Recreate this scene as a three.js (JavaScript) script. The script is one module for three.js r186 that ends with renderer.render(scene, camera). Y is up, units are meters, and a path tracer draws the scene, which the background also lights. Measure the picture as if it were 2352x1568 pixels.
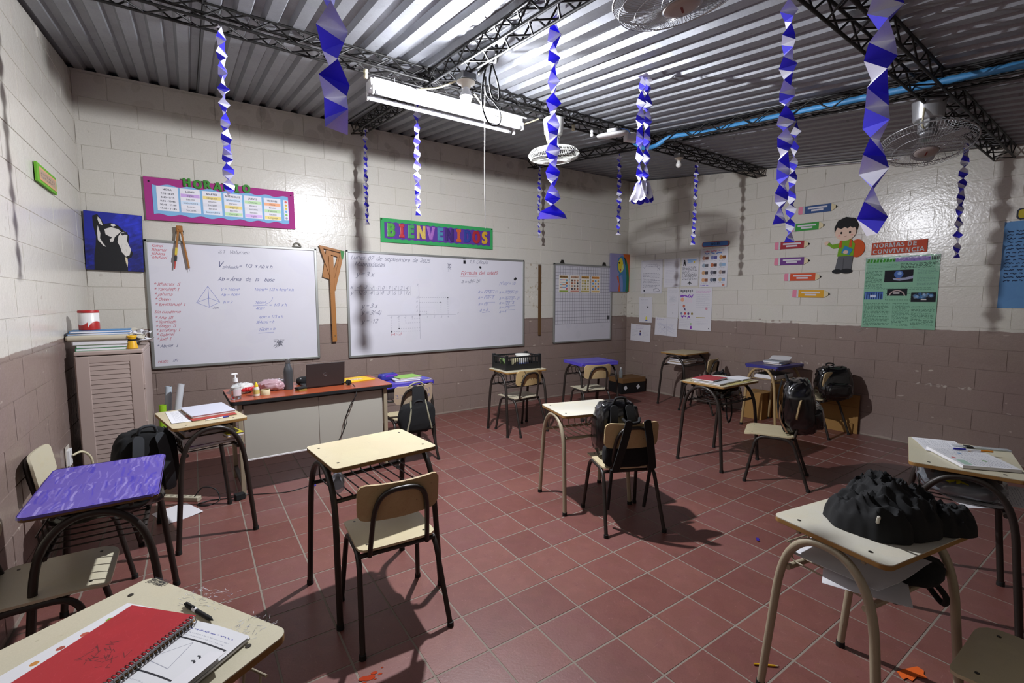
import * as THREE from 'three';
import { mergeGeometries } from 'three/addons/utils/BufferGeometryUtils.js';
import { RoundedBoxGeometry } from 'three/addons/geometries/RoundedBoxGeometry.js';
import { TextGeometry } from 'three/addons/geometries/TextGeometry.js';
import { FontLoader } from 'three/addons/loaders/FontLoader.js';
import { ImprovedNoise } from 'three/addons/math/ImprovedNoise.js';

// ------------------------------------------------------------------ camera, light, exposure
const scene = new THREE.Scene();
scene.background = new THREE.Color(0x05060a);
const camera = new THREE.PerspectiveCamera(2 * Math.atan(784 / 1075.02) * 180 / Math.PI, 2352 / 1568, 0.05, 60);
camera.position.set(0.767, 1.536, 5.606);
camera.rotation.order = 'YXZ';
camera.rotation.set(-0.0914, -0.5974, 0);
const renderer = new THREE.WebGLRenderer({ antialias: true });
renderer.toneMapping = THREE.LinearToneMapping;
renderer.toneMappingExposure = 1.0;
renderer.shadowMap.enabled = true;
const BULB = new THREE.Vector3(2.38, 2.9, 2.68);
const BULB_POWER = 37;
const bulbLight = new THREE.PointLight(0xf6f8ff, BULB_POWER, 0, 2);     // the one lit lamp of the room
bulbLight.name = 'bulb_light';
bulbLight.position.copy(BULB);
bulbLight.castShadow = true;
bulbLight.shadow.radius = 1.6;
scene.add(bulbLight);

// ------------------------------------------------------------------ helpers
let seed = 7;
const rnd = () => { seed = (seed * 1664525 + 1013904223) >>> 0; return seed / 4294967296; };
const rr = (a, b) => a + (b - a) * rnd();
const noise = new ImprovedNoise();
const V = (x, y, z) => new THREE.Vector3(x, y, z);
const PI = Math.PI;
const used = {};
const numbered = (n) => { const k = used[n] = (used[n] ?? -1) + 1; return k ? n + '_' + String(k).padStart(3, '0') : n; };
function thing(name, label, category, [x, y, z] = [0, 0, 0], turn = 0, group) {
  const o = new THREE.Group(); o.name = numbered(name); scene.add(o);
  o.position.set(x, y, z); o.rotation.y = turn; o.userData = { label, category };
  if (group) o.userData.group = group;
  return o;
}
function mesh(name, geo, mat, parent, label) {
  const m = new THREE.Mesh(Array.isArray(geo) ? merge(geo) : geo, mat);
  m.name = parent === scene ? numbered(name) : name; m.castShadow = m.receiveShadow = true; parent.add(m);
  if (label) m.userData.label = label;
  return m;
}
function single(name, geo, mat, label, category, group) {          // a thing that is one mesh
  const m = mesh(name, geo, mat, scene); m.userData = { label, category };
  if (group) m.userData.group = group;
  return m;
}
function structure(o) { o.userData.kind = 'structure'; return o; }
function merge(list) {
  const flat = list.map((g) => {
    const n = g.index ? g.toNonIndexed() : g.clone();
    for (const k of Object.keys(n.attributes)) if (!['position', 'normal', 'uv'].includes(k)) n.deleteAttribute(k);
    if (!n.attributes.uv) n.setAttribute('uv', new THREE.BufferAttribute(new Float32Array(n.attributes.position.count * 2), 2));
    return n;
  });
  return mergeGeometries(flat, false);
}
const at = (g, x, y, z, rx = 0, ry = 0, rz = 0) => { if (rz) g.rotateZ(rz); if (rx) g.rotateX(rx); if (ry) g.rotateY(ry); return g.translate(x, y, z); };
const box = (w, h, d, x = 0, y = 0, z = 0, r = 0) => (r ? new RoundedBoxGeometry(w, h, d, 2, r) : new THREE.BoxGeometry(w, h, d)).translate(x, y, z);
const cyl = (r0, r1, h, x = 0, y = 0, z = 0, n = 20) => new THREE.CylinderGeometry(r0, r1, h, n).translate(x, y, z);
const lathe = (pts, n = 24) => new THREE.LatheGeometry(pts.map(([a, b]) => new THREE.Vector2(a, b)), n);
// a round bar swept along points
function sweep(pts, r, n = 8, closed = false) {
  const m = pts.length, pos = [], nor = [], uv = [], idx = [];
  const tan = pts.map((p, i) => {
    const a = pts[closed ? (i - 1 + m) % m : Math.max(0, i - 1)], b = pts[closed ? (i + 1) % m : Math.min(m - 1, i + 1)];
    return b.clone().sub(a).normalize();
  });
  let u = Math.abs(tan[0].y) < 0.9 ? V(0, 1, 0) : V(1, 0, 0);
  u.sub(tan[0].clone().multiplyScalar(u.dot(tan[0]))).normalize();
  const rad = typeof r === 'function' ? r : () => r;
  let len = 0;
  const ring = (i, p, t) => {
    u.sub(t.clone().multiplyScalar(u.dot(t))).normalize();
    const v = t.clone().cross(u);
    for (let k = 0; k <= n; k++) {
      const a = k / n * 2 * PI, c = Math.cos(a), s = Math.sin(a), d = u.clone().multiplyScalar(c).addScaledVector(v, s), q = rad(i / (m - 1));
      pos.push(p.x + d.x * q, p.y + d.y * q, p.z + d.z * q); nor.push(d.x, d.y, d.z); uv.push(k / n, len);
    }
  };
  const total = closed ? m + 1 : m;
  for (let i = 0; i < total; i++) {
    const p = pts[i % m];
    if (i) len += p.distanceTo(pts[(i - 1) % m]);
    ring(i, p, tan[i % m]);
  }
  for (let i = 0; i < total - 1; i++) for (let k = 0; k < n; k++) {
    const a = i * (n + 1) + k, b = a + n + 1;
    idx.push(a, a + 1, b, b, a + 1, b + 1);
  }
  if (!closed) for (const [i, s] of [[0, -1], [m - 1, 1]]) {
    const c = pos.length / 3, p = pts[i], t = tan[i], base = i * (n + 1);
    pos.push(p.x, p.y, p.z); nor.push(t.x * s, t.y * s, t.z * s); uv.push(0, 0);
    for (let k = 0; k <= n; k++) { const b = (base + k) * 3; pos.push(pos[b], pos[b + 1], pos[b + 2]); nor.push(t.x * s, t.y * s, t.z * s); uv.push(0, 0); }
    for (let k = 0; k < n; k++) s < 0 ? idx.push(c, c + 2 + k, c + 1 + k) : idx.push(c, c + 1 + k, c + 2 + k);
  }
  const g = new THREE.BufferGeometry();
  g.setAttribute('position', new THREE.Float32BufferAttribute(pos, 3)); g.setAttribute('normal', new THREE.Float32BufferAttribute(nor, 3));
  g.setAttribute('uv', new THREE.Float32BufferAttribute(uv, 2)); g.setIndex(idx);
  return g;
}
const bar = (a, b, r, n = 8) => sweep([a, b], r, n);
function fillet(pts, rad, k = 5, closed = false) {                   // a polyline with rounded corners
  const out = [], m = pts.length;
  for (let i = 0; i < m; i++) {
    if (!closed && (i === 0 || i === m - 1)) { out.push(pts[i].clone()); continue; }
    const p = pts[i], a = pts[(i - 1 + m) % m], b = pts[(i + 1) % m], R = Array.isArray(rad) ? rad[i] : rad;
    const da = a.clone().sub(p), db = b.clone().sub(p), ra = Math.min(R, da.length() * 0.48), rb = Math.min(R, db.length() * 0.48);
    const s = p.clone().addScaledVector(da.normalize(), ra), e = p.clone().addScaledVector(db.normalize(), rb);
    for (let j = 0; j <= k; j++) { const t = j / k; out.push(s.clone().multiplyScalar((1 - t) * (1 - t)).addScaledVector(p, 2 * t * (1 - t)).addScaledVector(e, t * t)); }
  }
  return out;
}
const curve = (list, n = 40, closed = false) => { const c = new THREE.CatmullRomCurve3(list.map((p) => Array.isArray(p) ? V(...p) : p), closed); const q = c.getPoints(n); if (closed) q.pop(); return q; };
function roundRect(w, d, r) {
  const s = new THREE.Shape(), x = w / 2, y = d / 2;
  s.moveTo(-x + r, -y); s.lineTo(x - r, -y); s.absarc(x - r, -y + r, r, -PI / 2, 0); s.lineTo(x, y - r); s.absarc(x - r, y - r, r, 0, PI / 2);
  s.lineTo(-x + r, y); s.absarc(-x + r, y - r, r, PI / 2, PI); s.lineTo(-x, -y + r); s.absarc(-x + r, -y + r, r, PI, PI * 1.5);
  return s;
}
// a horizontal board with rounded corners, its underside at y
const slab = (w, d, t, r, y = 0, bevel = 0) => new THREE.ExtrudeGeometry(roundRect(w - 2 * bevel, d - 2 * bevel, Math.max(r - bevel, 0.001)), { depth: t - 2 * bevel, bevelEnabled: bevel > 0, bevelSize: bevel, bevelThickness: bevel, bevelSegments: 2, curveSegments: 5 }).translate(0, 0, bevel).rotateX(-PI / 2).translate(0, y, 0);
const ext = (pts, t, bevel = 0) => new THREE.ExtrudeGeometry(pts instanceof THREE.Shape ? pts : new THREE.Shape(pts.map(([x, y]) => new THREE.Vector2(x, y))), { depth: t, bevelEnabled: bevel > 0, bevelSize: bevel, bevelThickness: bevel, bevelSegments: 1, curveSegments: 10 });
// a thin sheet or plate in the xy plane, front face +z, uv 0..1 over the front; bend(x, y) pushes it along z
function plate(w, h, t, { r = 0, bend = () => 0, nx = 8, ny = 8, edge } = {}) {
  const pos = [], uv = [], idx = [], N = (nx + 1) * (ny + 1);
  const half = (y) => { const k = Math.abs(y) - (h / 2 - r); return r && k > 0 ? w / 2 - r + Math.sqrt(Math.max(0, r * r - k * k)) : w / 2; };
  for (const side of [1, -1]) for (let j = 0; j <= ny; j++) for (let i = 0; i <= nx; i++) {
    const v = r ? 0.5 - 0.5 * Math.cos(PI * j / ny) : j / ny, y = (v - 0.5) * h;
    let x = (i / nx - 0.5) * 2 * half(y), yy = y;
    if (edge) { const e = edge(i / nx, j / ny); x += e[0]; yy += e[1]; }
    pos.push(x, yy, bend(x, yy) + (side > 0 ? t / 2 : -t / 2)); uv.push(x / w + 0.5, yy / h + 0.5);
  }
  const q = (a, b, c, d) => idx.push(a, b, c, a, c, d);
  for (let j = 0; j < ny; j++) for (let i = 0; i < nx; i++) {
    const a = j * (nx + 1) + i, b = a + 1, c = b + nx + 1, d = a + nx + 1;
    q(a, b, c, d); q(N + b, N + a, N + d, N + c);
  }
  for (let i = 0; i < nx; i++) { const a = i, b = i + 1, c = ny * (nx + 1) + i, d = c + 1; q(N + a, N + b, b, a); q(c, d, N + d, N + c); }
  for (let j = 0; j < ny; j++) { const a = j * (nx + 1), b = a + nx + 1, c = a + nx, d = c + nx + 1; q(a, b, N + b, N + a); q(N + c, N + d, d, c); }
  let g = new THREE.BufferGeometry();
  g.setAttribute('position', new THREE.Float32BufferAttribute(pos, 3)); g.setAttribute('uv', new THREE.Float32BufferAttribute(uv, 2)); g.setIndex(idx);
  g = g.toNonIndexed(); g.computeVertexNormals();
  return smooth(g, 50);
}
// shared normals between faces that meet at less than the angle
function smooth(g, deg = 40) {
  const p = g.attributes.position, n = g.attributes.normal, map = new Map(), c = Math.cos(deg * PI / 180);
  for (let i = 0; i < p.count; i++) { const k = [p.getX(i), p.getY(i), p.getZ(i)].map((q) => Math.round(q * 1e4)).join(); (map.get(k) ?? map.set(k, []).get(k)).push(i); }
  const out = new Float32Array(p.count * 3), a = V(0, 0, 0), b = V(0, 0, 0), s = V(0, 0, 0);
  for (const l of map.values()) for (const i of l) {
    a.fromBufferAttribute(n, i); s.set(0, 0, 0);
    for (const j of l) { b.fromBufferAttribute(n, j); if (a.dot(b) > c) s.add(b); }
    s.normalize(); out[i * 3] = s.x; out[i * 3 + 1] = s.y; out[i * 3 + 2] = s.z;
  }
  g.setAttribute('normal', new THREE.BufferAttribute(out, 3));
  return g;
}
// a soft stuffed shape: superellipsoid with folds
function blob(w, h, d, { e = 0.6, fold = 0.01, freq = 9, k = 0, n = 40, flat = 0, shape } = {}) {
  const pos = [], uv = [], idx = [], m = Math.round(n / 2), sp = (v, p) => Math.sign(v) * Math.pow(Math.abs(v), p);
  for (let j = 0; j <= m; j++) for (let i = 0; i <= n; i++) {
    const a = i / n * 2 * PI, b = (j / m - 0.5) * PI, ca = sp(Math.cos(a), e), sa = sp(Math.sin(a), e), cb = sp(Math.cos(b), e), sb = sp(Math.sin(b), e);
    let x = ca * cb, y = sb, z = sa * cb;
    const f = 1 + fold / Math.max(w, h, d) * 2 * (noise.noise(Math.cos(a) * Math.cos(b) * freq * w * 2 + k, Math.sin(b) * freq * h * 2 + k, Math.sin(a) * Math.cos(b) * freq * d * 2 + k) + 0.5 * noise.noise(x * freq * 2.3 * w + k, y * freq * 0.8 * h, z * freq * 2.3 * d));
    x *= w / 2 * f; y *= h / 2 * f; z *= d / 2 * f;
    if (shape) [x, y, z] = shape(x, y, z);
    if (flat && y < -h / 2 + flat) y = -h / 2 + flat;
    pos.push(x, y, z); uv.push(i / n, j / m);
  }
  for (let j = 0; j < m; j++) for (let i = 0; i < n; i++) { const q = j * (n + 1) + i, s = q + n + 1; idx.push(q, s, q + 1, q + 1, s, s + 1); }
  let g = new THREE.BufferGeometry();
  g.setAttribute('position', new THREE.Float32BufferAttribute(pos, 3)); g.setAttribute('uv', new THREE.Float32BufferAttribute(uv, 2)); g.setIndex(idx);
  g = g.toNonIndexed(); g.computeVertexNormals(); smooth(g, 75);
  return g;
}
// ------------------------------------------------------------------ textures
function canvasTex(w, h, draw, { repeat, srgb = true } = {}) {
  const c = document.createElement('canvas'); c.width = w; c.height = h;
  const x = c.getContext('2d'); draw(x, w, h);
  const t = new THREE.CanvasTexture(c); if (srgb) t.colorSpace = THREE.SRGBColorSpace;
  if (repeat) { t.wrapS = t.wrapT = THREE.RepeatWrapping; t.repeat.set(...repeat); }
  t.anisotropy = 8;
  return t;
}
function blotch(x, w, h, n, cols, r0, r1, alpha) {                    // soft irregular patches of another tone
  for (let i = 0; i < n; i++) {
    x.globalAlpha = alpha * rr(0.3, 1); x.fillStyle = cols[Math.floor(rnd() * cols.length)];
    const cx = rnd() * w, cy = rnd() * h, R = rr(r0, r1);
    for (const ox of [0, -w, w]) for (const oy of [0, -h, h]) {
      if (cx + ox < -R || cx + ox > w + R || cy + oy < -R || cy + oy > h + R) continue;
      x.beginPath(); x.ellipse(cx + ox, cy + oy, R, R * rr(0.4, 1), rr(0, 3), 0, 7); x.fill();
    }
  }
  x.globalAlpha = 1;
}
function grain(x, w, h, amp, step = 1) {
  const d = x.getImageData(0, 0, w, h), a = d.data;
  for (let i = 0; i < a.length; i += 4 * step) { const q = (rnd() - 0.5) * amp; for (let s = 0; s < step; s++) for (let k = 0; k < 3; k++) a[i + s * 4 + k] = Math.max(0, Math.min(255, a[i + s * 4 + k] + q)); }
  x.putImageData(d, 0, 0);
}
function noiseTex(n, octaves, lo, hi, repeat) {                        // grey bump noise, tiling
  const a = new Uint8Array(n * n * 4);
  for (let j = 0; j < n; j++) for (let i = 0; i < n; i++) {
    let v = 0, s = 0;
    for (const [f, amp] of octaves) {
      const u = i / n * f, w = j / n * f, p = (x, y) => noise.noise(x, y, f * 1.7);
      const fx = i / n, fy = j / n;
      v += amp * ((1 - fx) * (1 - fy) * p(u, w) + fx * (1 - fy) * p(u - f, w) + (1 - fx) * fy * p(u, w - f) + fx * fy * p(u - f, w - f)); s += amp;
    }
    const q = Math.max(0, Math.min(255, (lo + (hi - lo) * (0.5 + v / s)) * 255)), k = (j * n + i) * 4;
    a[k] = a[k + 1] = a[k + 2] = q; a[k + 3] = 255;
  }
  const t = new THREE.DataTexture(a, n, n); t.wrapS = t.wrapT = THREE.RepeatWrapping; t.magFilter = THREE.LinearFilter; t.minFilter = THREE.LinearMipmapLinearFilter; t.generateMipmaps = true;
  if (repeat) t.repeat.set(...repeat);
  t.needsUpdate = true;
  return t;
}
const M = {};
const std = (color, roughness = 0.7, more = {}) => new THREE.MeshStandardMaterial({ color, roughness, ...more });
const phys = (color, roughness, more) => new THREE.MeshPhysicalMaterial({ color, roughness, ...more });
const bumpFine = noiseTex(256, [[24, 1], [60, 0.7]], 0, 1);
const bumpFolds = noiseTex(256, [[5, 1], [14, 0.5]], 0, 1);
const bumpRib = canvasTex(64, 64, (x, w, h) => { for (let i = 0; i < w; i++) { x.fillStyle = 'rgb(' + [1, 1, 1].map(() => Math.round(128 + 100 * Math.sin(i / w * 2 * PI * 8 + Math.sin(i) * 0.4))).join() + ')'; x.fillRect(i, 0, 1, h); } }, { repeat: [1, 1], srgb: false });
M.frameDark = std(0x2b2521, 0.42, { metalness: 0.15, bumpMap: bumpFine, bumpScale: 0.0004 });
M.frameBeige = std(0x9d927b, 0.42, { metalness: 0.05, bumpMap: bumpFine, bumpScale: 0.0004 });
M.frameTan = std(0xa48b62, 0.45);
M.rubber = std(0x151412, 0.8);
M.bolt = std(0x4a4640, 0.4, { metalness: 0.8 });
M.ply = std(0x8f6a36, 0.7);
M.plyDark = std(0x6b4f2b, 0.7);
M.black = std(0x0d0d0e, 0.85);
M.blackCloth = std(0x0b0c0e, 0.95, { bumpMap: bumpFolds, bumpScale: 0.004 });
M.blackPlastic = phys(0x08080a, 0.2, { clearcoat: 0.7, clearcoatRoughness: 0.15, bumpMap: bumpFolds, bumpScale: 0.006 });
M.greyStrap = std(0x2c2f33, 0.85);
M.paper = std(0xdad9dc, 0.85, { side: THREE.DoubleSide });
M.white = std(0xdedede, 0.45);
M.steel = std(0x8e8f90, 0.35, { metalness: 0.85 });
// ------------------------------------------------------------------ the room: floor, walls, roof
const RX = 6.985, RZ = 7.35, roofY = (z) => 3.52 - 0.132 * z;
// floor of square cement tiles on a bed of grout
const floor = structure(thing('floor', 'red cement tile floor with pale grout lines', 'floor'));
delete floor.userData.category;
M.grout = std(0x83786d, 0.9, { bumpMap: bumpFine, bumpScale: 0.001 });
mesh('grout_bed', box(RX + 0.3, 0.12, RZ + 0.3, RX / 2, -0.0615, RZ / 2), M.grout, floor);
const tileMats = [['#764a43', '#694039', '#875b53'], ['#72463f', '#643c36', '#82564e'], ['#7a4e46', '#6c433b', '#8c6158'], ['#6f443e', '#613a34', '#7f544c'], ['#754b46', '#66413b', '#866059']].map(([a, b, c]) => std(0xffffff, 0.42, {
  map: canvasTex(192, 192, (x, w, h) => {
    x.fillStyle = a; x.fillRect(0, 0, w, h);
    blotch(x, w, h, 46, [b, c, b, a], 8, 44, 0.13); blotch(x, w, h, 14, ['#b09088', '#5b302b'], 1, 3, 0.5);
    x.globalAlpha = 0.3; x.strokeStyle = '#c9b5aa';
    for (let i = 0; i < 7; i++) { x.lineWidth = rr(0.4, 1); const px = rnd() * w, py = rnd() * h; x.beginPath(); x.moveTo(px, py); x.lineTo(px + rr(-25, 25), py + rr(-25, 25)); x.stroke(); }
    x.globalAlpha = 1; grain(x, w, h, 12);
  }), bumpMap: bumpFine, bumpScale: 0.0003 }));
function tileGeo(x0, x1, z0, z1) {
  const b = 0.0016, y = 0, yb = -0.004, p = [], n = [], uv = [];
  const quad = (A, B, C, D, N) => { for (const q of [A, B, C, A, C, D]) { p.push(...q); n.push(...N); uv.push((q[0] + 0.13) / 0.26, (q[2] + 0.13) / 0.26); } };
  const a = [x0 + b, y, z0 + b], c = [x1 - b, y, z0 + b], d = [x1 - b, y, z1 - b], e = [x0 + b, y, z1 - b], A = [x0, yb, z0], C = [x1, yb, z0], D = [x1, yb, z1], E = [x0, yb, z1], s = 0.9;
  quad(a, e, d, c, [0, 1, 0]); quad(A, a, c, C, [0, 0.4, -s]); quad(C, c, d, D, [s, 0.4, 0]); quad(D, d, e, E, [0, 0.4, s]); quad(E, e, a, A, [-s, 0.4, 0]);
  const g = new THREE.BufferGeometry();
  g.setAttribute('position', new THREE.Float32BufferAttribute(p, 3)); g.setAttribute('normal', new THREE.Float32BufferAttribute(n, 3)); g.setAttribute('uv', new THREE.Float32BufferAttribute(uv, 2));
  return g;
}
camera.updateMatrixWorld(); camera.updateProjectionMatrix();
const frustum = new THREE.Frustum().setFromProjectionMatrix(new THREE.Matrix4().multiplyMatrices(camera.projectionMatrix, camera.matrixWorldInverse));
{
  const gap = 0.0033, tiles = [], full = tileGeo(-0.13 + gap, 0.13 - gap, -0.13 + gap, 0.13 - gap), cutTiles = {};
  for (let i = -1; i < 27; i++) for (let k = -1; k < 29; k++) {
    const x0 = Math.max(0.004, 0.2078 + i * 0.26), x1 = Math.min(RX - 0.004, 0.2078 + (i + 1) * 0.26), z0 = Math.max(0.004, 0.061 + k * 0.26), z1 = Math.min(RZ - 0.004, 0.061 + (k + 1) * 0.26);
    if (x1 - x0 < 0.02 || z1 - z0 < 0.02) continue;
    const c = V((x0 + x1) / 2, 0, (z0 + z1) / 2), d = c.distanceTo(camera.position);
    tiles.push({ x0, x1, z0, z1, c, size: frustum.intersectsSphere(new THREE.Sphere(c, 0.1)) ? (x1 - x0) * (z1 - z0) / (d * d * d) : 0 });
  }
  tiles.sort((a, b) => b.size - a.size);
  const far = [];
  tiles.forEach((t, i) => {
    const w = t.x1 - t.x0, d = t.z1 - t.z0, key = w.toFixed(3) + d.toFixed(3), whole = w > 0.255 && d > 0.255;
    const g = whole ? full : cutTiles[key] ??= tileGeo(-w / 2 + gap, w / 2 - gap, -d / 2 + gap, d / 2 - gap);
    const turn = whole ? Math.floor(rnd() * 4) * PI / 2 : 0, y = rr(-0.0006, 0.0004), mt = tileMats[Math.floor(rnd() * 5)];
    if (i < 298) { const m = mesh('tile', g, mt, floor); m.position.set(t.c.x, y, t.c.z); m.rotation.y = turn; }
    else far.push(g.clone().rotateY(turn).translate(t.c.x, y, t.c.z));
  });
  const f = mesh('tile_field', far, tileMats[0], floor); f.userData.kind = 'stuff'; f.userData.label = 'far tiles of the red floor';
}
// block walls, cream above and taupe below, the paint on the blocks
const CREAM = '#cbc7bd', TAUPE = '#897870';
function wallPaint(len, line, extra) {
  return canvasTex(2048, 1024, (x, W, H) => {
    const s = W / len, h = 3.6, q = H / h, Y = (m) => (h - m) * q;
    x.fillStyle = CREAM; x.fillRect(0, 0, W, H);
    blotch(x, W, H, 260, ['#d4d1c8', '#c2bcb0', '#c9c3b6', '#bfbab0'], 10, 90, 0.16);
    blotch(x, W, Y(line), 160, ['#8f8778', '#a39a89', '#7d7668'], 1, 4, 0.3);
    blotch(x, W, 90, 120, ['#6f6a5f', '#7d776b'], 4, 26, 0.18);
    x.fillStyle = TAUPE; x.beginPath(); x.moveTo(0, H);
    for (let i = 0; i <= W; i += 4) x.lineTo(i, Y(line + 0.008 * noise.noise(i * 0.012, len, 0) + 0.006 * noise.noise(i * 0.06, len, 3) + 0.02 * Math.max(0, noise.noise(i * 0.009, 5, len) - 0.42)));
    x.lineTo(W, H); x.fill();
    x.save(); x.clip();
    blotch(x, W, H, 420, ['#928178', '#7c6b63', '#84746b', '#98887f'], 8, 70, 0.14);
    for (let i = 0; i < 90; i++) { x.globalAlpha = rr(0.2, 0.75); x.fillStyle = '#c9c0b2'; const cx = rnd() * W, cy = Y(rr(0.05, line)), r = rr(0.6, 2.2); x.beginPath(); x.ellipse(cx, cy, r * rr(1, 4), r, rr(-0.2, 0.2), 0, 7); x.fill(); }
    blotch(x, W, H, 60, ['#9a8c80', '#5d4d46'], 2, 6, 0.3);
    x.restore(); x.globalAlpha = 1;
    x.fillStyle = '#a59a8c';                                              // bare mortar foot of the wall
    x.globalAlpha = 0.7; x.beginPath(); x.moveTo(0, H);
    for (let i = 0; i <= W; i += 6) x.lineTo(i, Y(0.02 + 0.022 * noise.noise(i * 0.02, 9, len)));
    x.lineTo(W, H); x.fill(); x.globalAlpha = 1;
    extra?.(x, (m) => m * s, Y);
    grain(x, W, H, 9);
  });
}
const bumpWall = noiseTex(256, [[18, 1], [44, 0.8], [90, 0.5]], 0, 1);
const wallMat = (map) => {
  const b = bumpWall.clone(); b.repeat.set(9, 4.5); b.needsUpdate = true;
  return std(0xffffff, 0.24, { map, bumpMap: b, bumpScale: 0.0013 });
};
const patch = (x, X, Y, m, y, w, h, c, n) => { for (let i = 0; i < n; i++) { x.globalAlpha = rr(0.15, 0.6); x.fillStyle = c[Math.floor(rnd() * c.length)]; x.beginPath(); x.ellipse(X(m + rr(-w, w)), Y(y + rr(-h, h)), rr(1, 5), rr(1, 6), rr(0, 3), 0, 7); x.fill(); } x.globalAlpha = 1; };
const frontMat = wallMat(wallPaint(RX, 1.245, (x, X, Y) => {
  patch(x, X, Y, 4.98, 1.75, 0.14, 0.34, ['#9c8b72', '#8b7a63', '#b0a48f', '#e4dfd4'], 60);
  patch(x, X, Y, 2.0, 2.2, 0.1, 0.1, ['#8d877c', '#e6e4de'], 14); patch(x, X, Y, 6.9, 1.6, 0.06, 0.5, ['#8b8375', '#a09786'], 40);
  patch(x, X, Y, 1.72, 2.16, 0.06, 0.05, ['#7a6f5d'], 12);
}));
const rightMat = wallMat(wallPaint(RZ, 1.225, (x, X, Y) => {
  patch(x, X, Y, 4.2, 0.66, 0.2, 0.006, ['#cfc8bc'], 16); patch(x, X, Y, 3.0, 0.75, 0.15, 0.01, ['#cfc8bc'], 8); patch(x, X, Y, 2.6, 1.25, 0.3, 0.012, ['#7b6960', '#d6cfc0'], 20);
  patch(x, X, Y, 0.08, 1.35, 0.05, 0.2, ['#8b8375'], 16);
}));
const leftMat = wallMat(wallPaint(RZ, 1.255, (x, X, Y) => patch(x, X, Y, RZ - 1.5, 1.2, 0.5, 0.4, ['#a59b90', '#8a7d73'], 10)));
// one block with bevelled edges; u runs along the wall, the face at w = 0
function blockGeo(u0, u1, v0, v1, tops, len) {
  const b = 0.0024, dz = -0.006, g = 0.001, p = [], n = [], uv = [], L = u0 + g, R = u1 - g, B = v0 + g;
  const T = (u) => Math.min(v1 - g, tops(u));
  const quad = (q, N) => { for (const k of [0, 1, 2, 0, 2, 3]) { p.push(...q[k]); n.push(...N); uv.push(q[k][0] / len, q[k][1] / 3.6); } };
  const o = rr(-0.0012, 0.0006), a = [L + b, B + b, o], c = [R - b, B + b, o], d = [R - b, T(R) - b, o], e = [L + b, T(L) - b, o], A = [L, B, dz], C = [R, B, dz], D = [R, T(R), dz], E = [L, T(L), dz], s = 0.97, t = 0.24;
  quad([a, c, d, e], [0, 0, 1]); quad([A, C, c, a], [0, -s, t]); quad([C, D, d, c], [s, 0, t]); quad([D, E, e, d], [0, s, t]); quad([E, A, a, e], [-s, 0, t]);
  const geo = new THREE.BufferGeometry();
  geo.setAttribute('position', new THREE.Float32BufferAttribute(p, 3)); geo.setAttribute('normal', new THREE.Float32BufferAttribute(n, 3)); geo.setAttribute('uv', new THREE.Float32BufferAttribute(uv, 2));
  return geo;
}
function wall(name, label, mat, len, pos, turn, y0, course, j0, from, to, tops) {
  const w = structure(thing(name, label, 'wall', pos, turn)); delete w.userData.category;
  const back = new THREE.Shape([[-0.16, -0.12], [len + 0.16, -0.12], [len + 0.16, tops(len) + 0.02], [-0.16, tops(0) + 0.02]].map(([a, b]) => new THREE.Vector2(a, b)));
  const bg = new THREE.ExtrudeGeometry(back, { depth: 0.14, bevelEnabled: false }).translate(0, 0, -0.1445);
  const q = bg.attributes.uv; for (let i = 0; i < q.count; i++) q.setXY(i, bg.attributes.position.getX(i) / len, bg.attributes.position.getY(i) / 3.6);
  mesh('mortar', bg, mat, w);
  const rest = [];
  for (let r = 0, v0 = 0; v0 < 3.6; r++) {
    const v1 = y0 + course * r;
    for (let k = -1; k < 20; k++) {
      const u0 = Math.max(0, j0 + (r % 2 ? 0.2025 : 0) + k * 0.405), u1 = Math.min(len, j0 + (r % 2 ? 0.2025 : 0) + (k + 1) * 0.405);
      if (u1 - u0 < 0.03 || Math.min(tops(u0), tops(u1)) < v0 + 0.03) continue;
      const g = blockGeo(u0, u1, v0, v1, tops, len);
      if (u0 >= from && u0 < to) mesh('block', g, mat, w); else rest.push(g);
    }
    v0 = v1;
  }
  if (rest.length) { const m = mesh('block_field', rest, mat, w); m.userData.kind = 'stuff'; }
  return w;
}
wall('wall_front', 'painted block wall carrying the whiteboards', frontMat, RX, [0, 0, 0], 0, 0.2017, 0.2054, 0.235, -1, 9, () => 3.49);
wall('wall_right', 'painted block wall carrying the paper pencils and posters', rightMat, RZ, [RX, 0, 0], -PI / 2, 0.06 + 0.199, 0.199, 0.175, -1, 5.6, (z) => roofY(z) - 0.025);
wall('wall_left', 'painted block wall beside the louvred cabinet', leftMat, RZ, [0, 0, RZ], PI / 2, 0.2017, 0.2054, 0.2, RZ - 4.2, 9, (u) => roofY(RZ - u) - 0.025);
{
  const w = structure(thing('wall_back', 'painted block wall at the rear of the classroom', 'wall', [0, 0, RZ])); delete w.userData.category;
  mesh('lower_half', box(RX + 0.3, 1.365, 0.14, RX / 2, 0.5625, 0.07), std(TAUPE, 0.5), w); mesh('upper_half', box(RX + 0.3, 1.28, 0.14, RX / 2, 1.885, 0.07), std(CREAM, 0.5), w);
}
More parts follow.
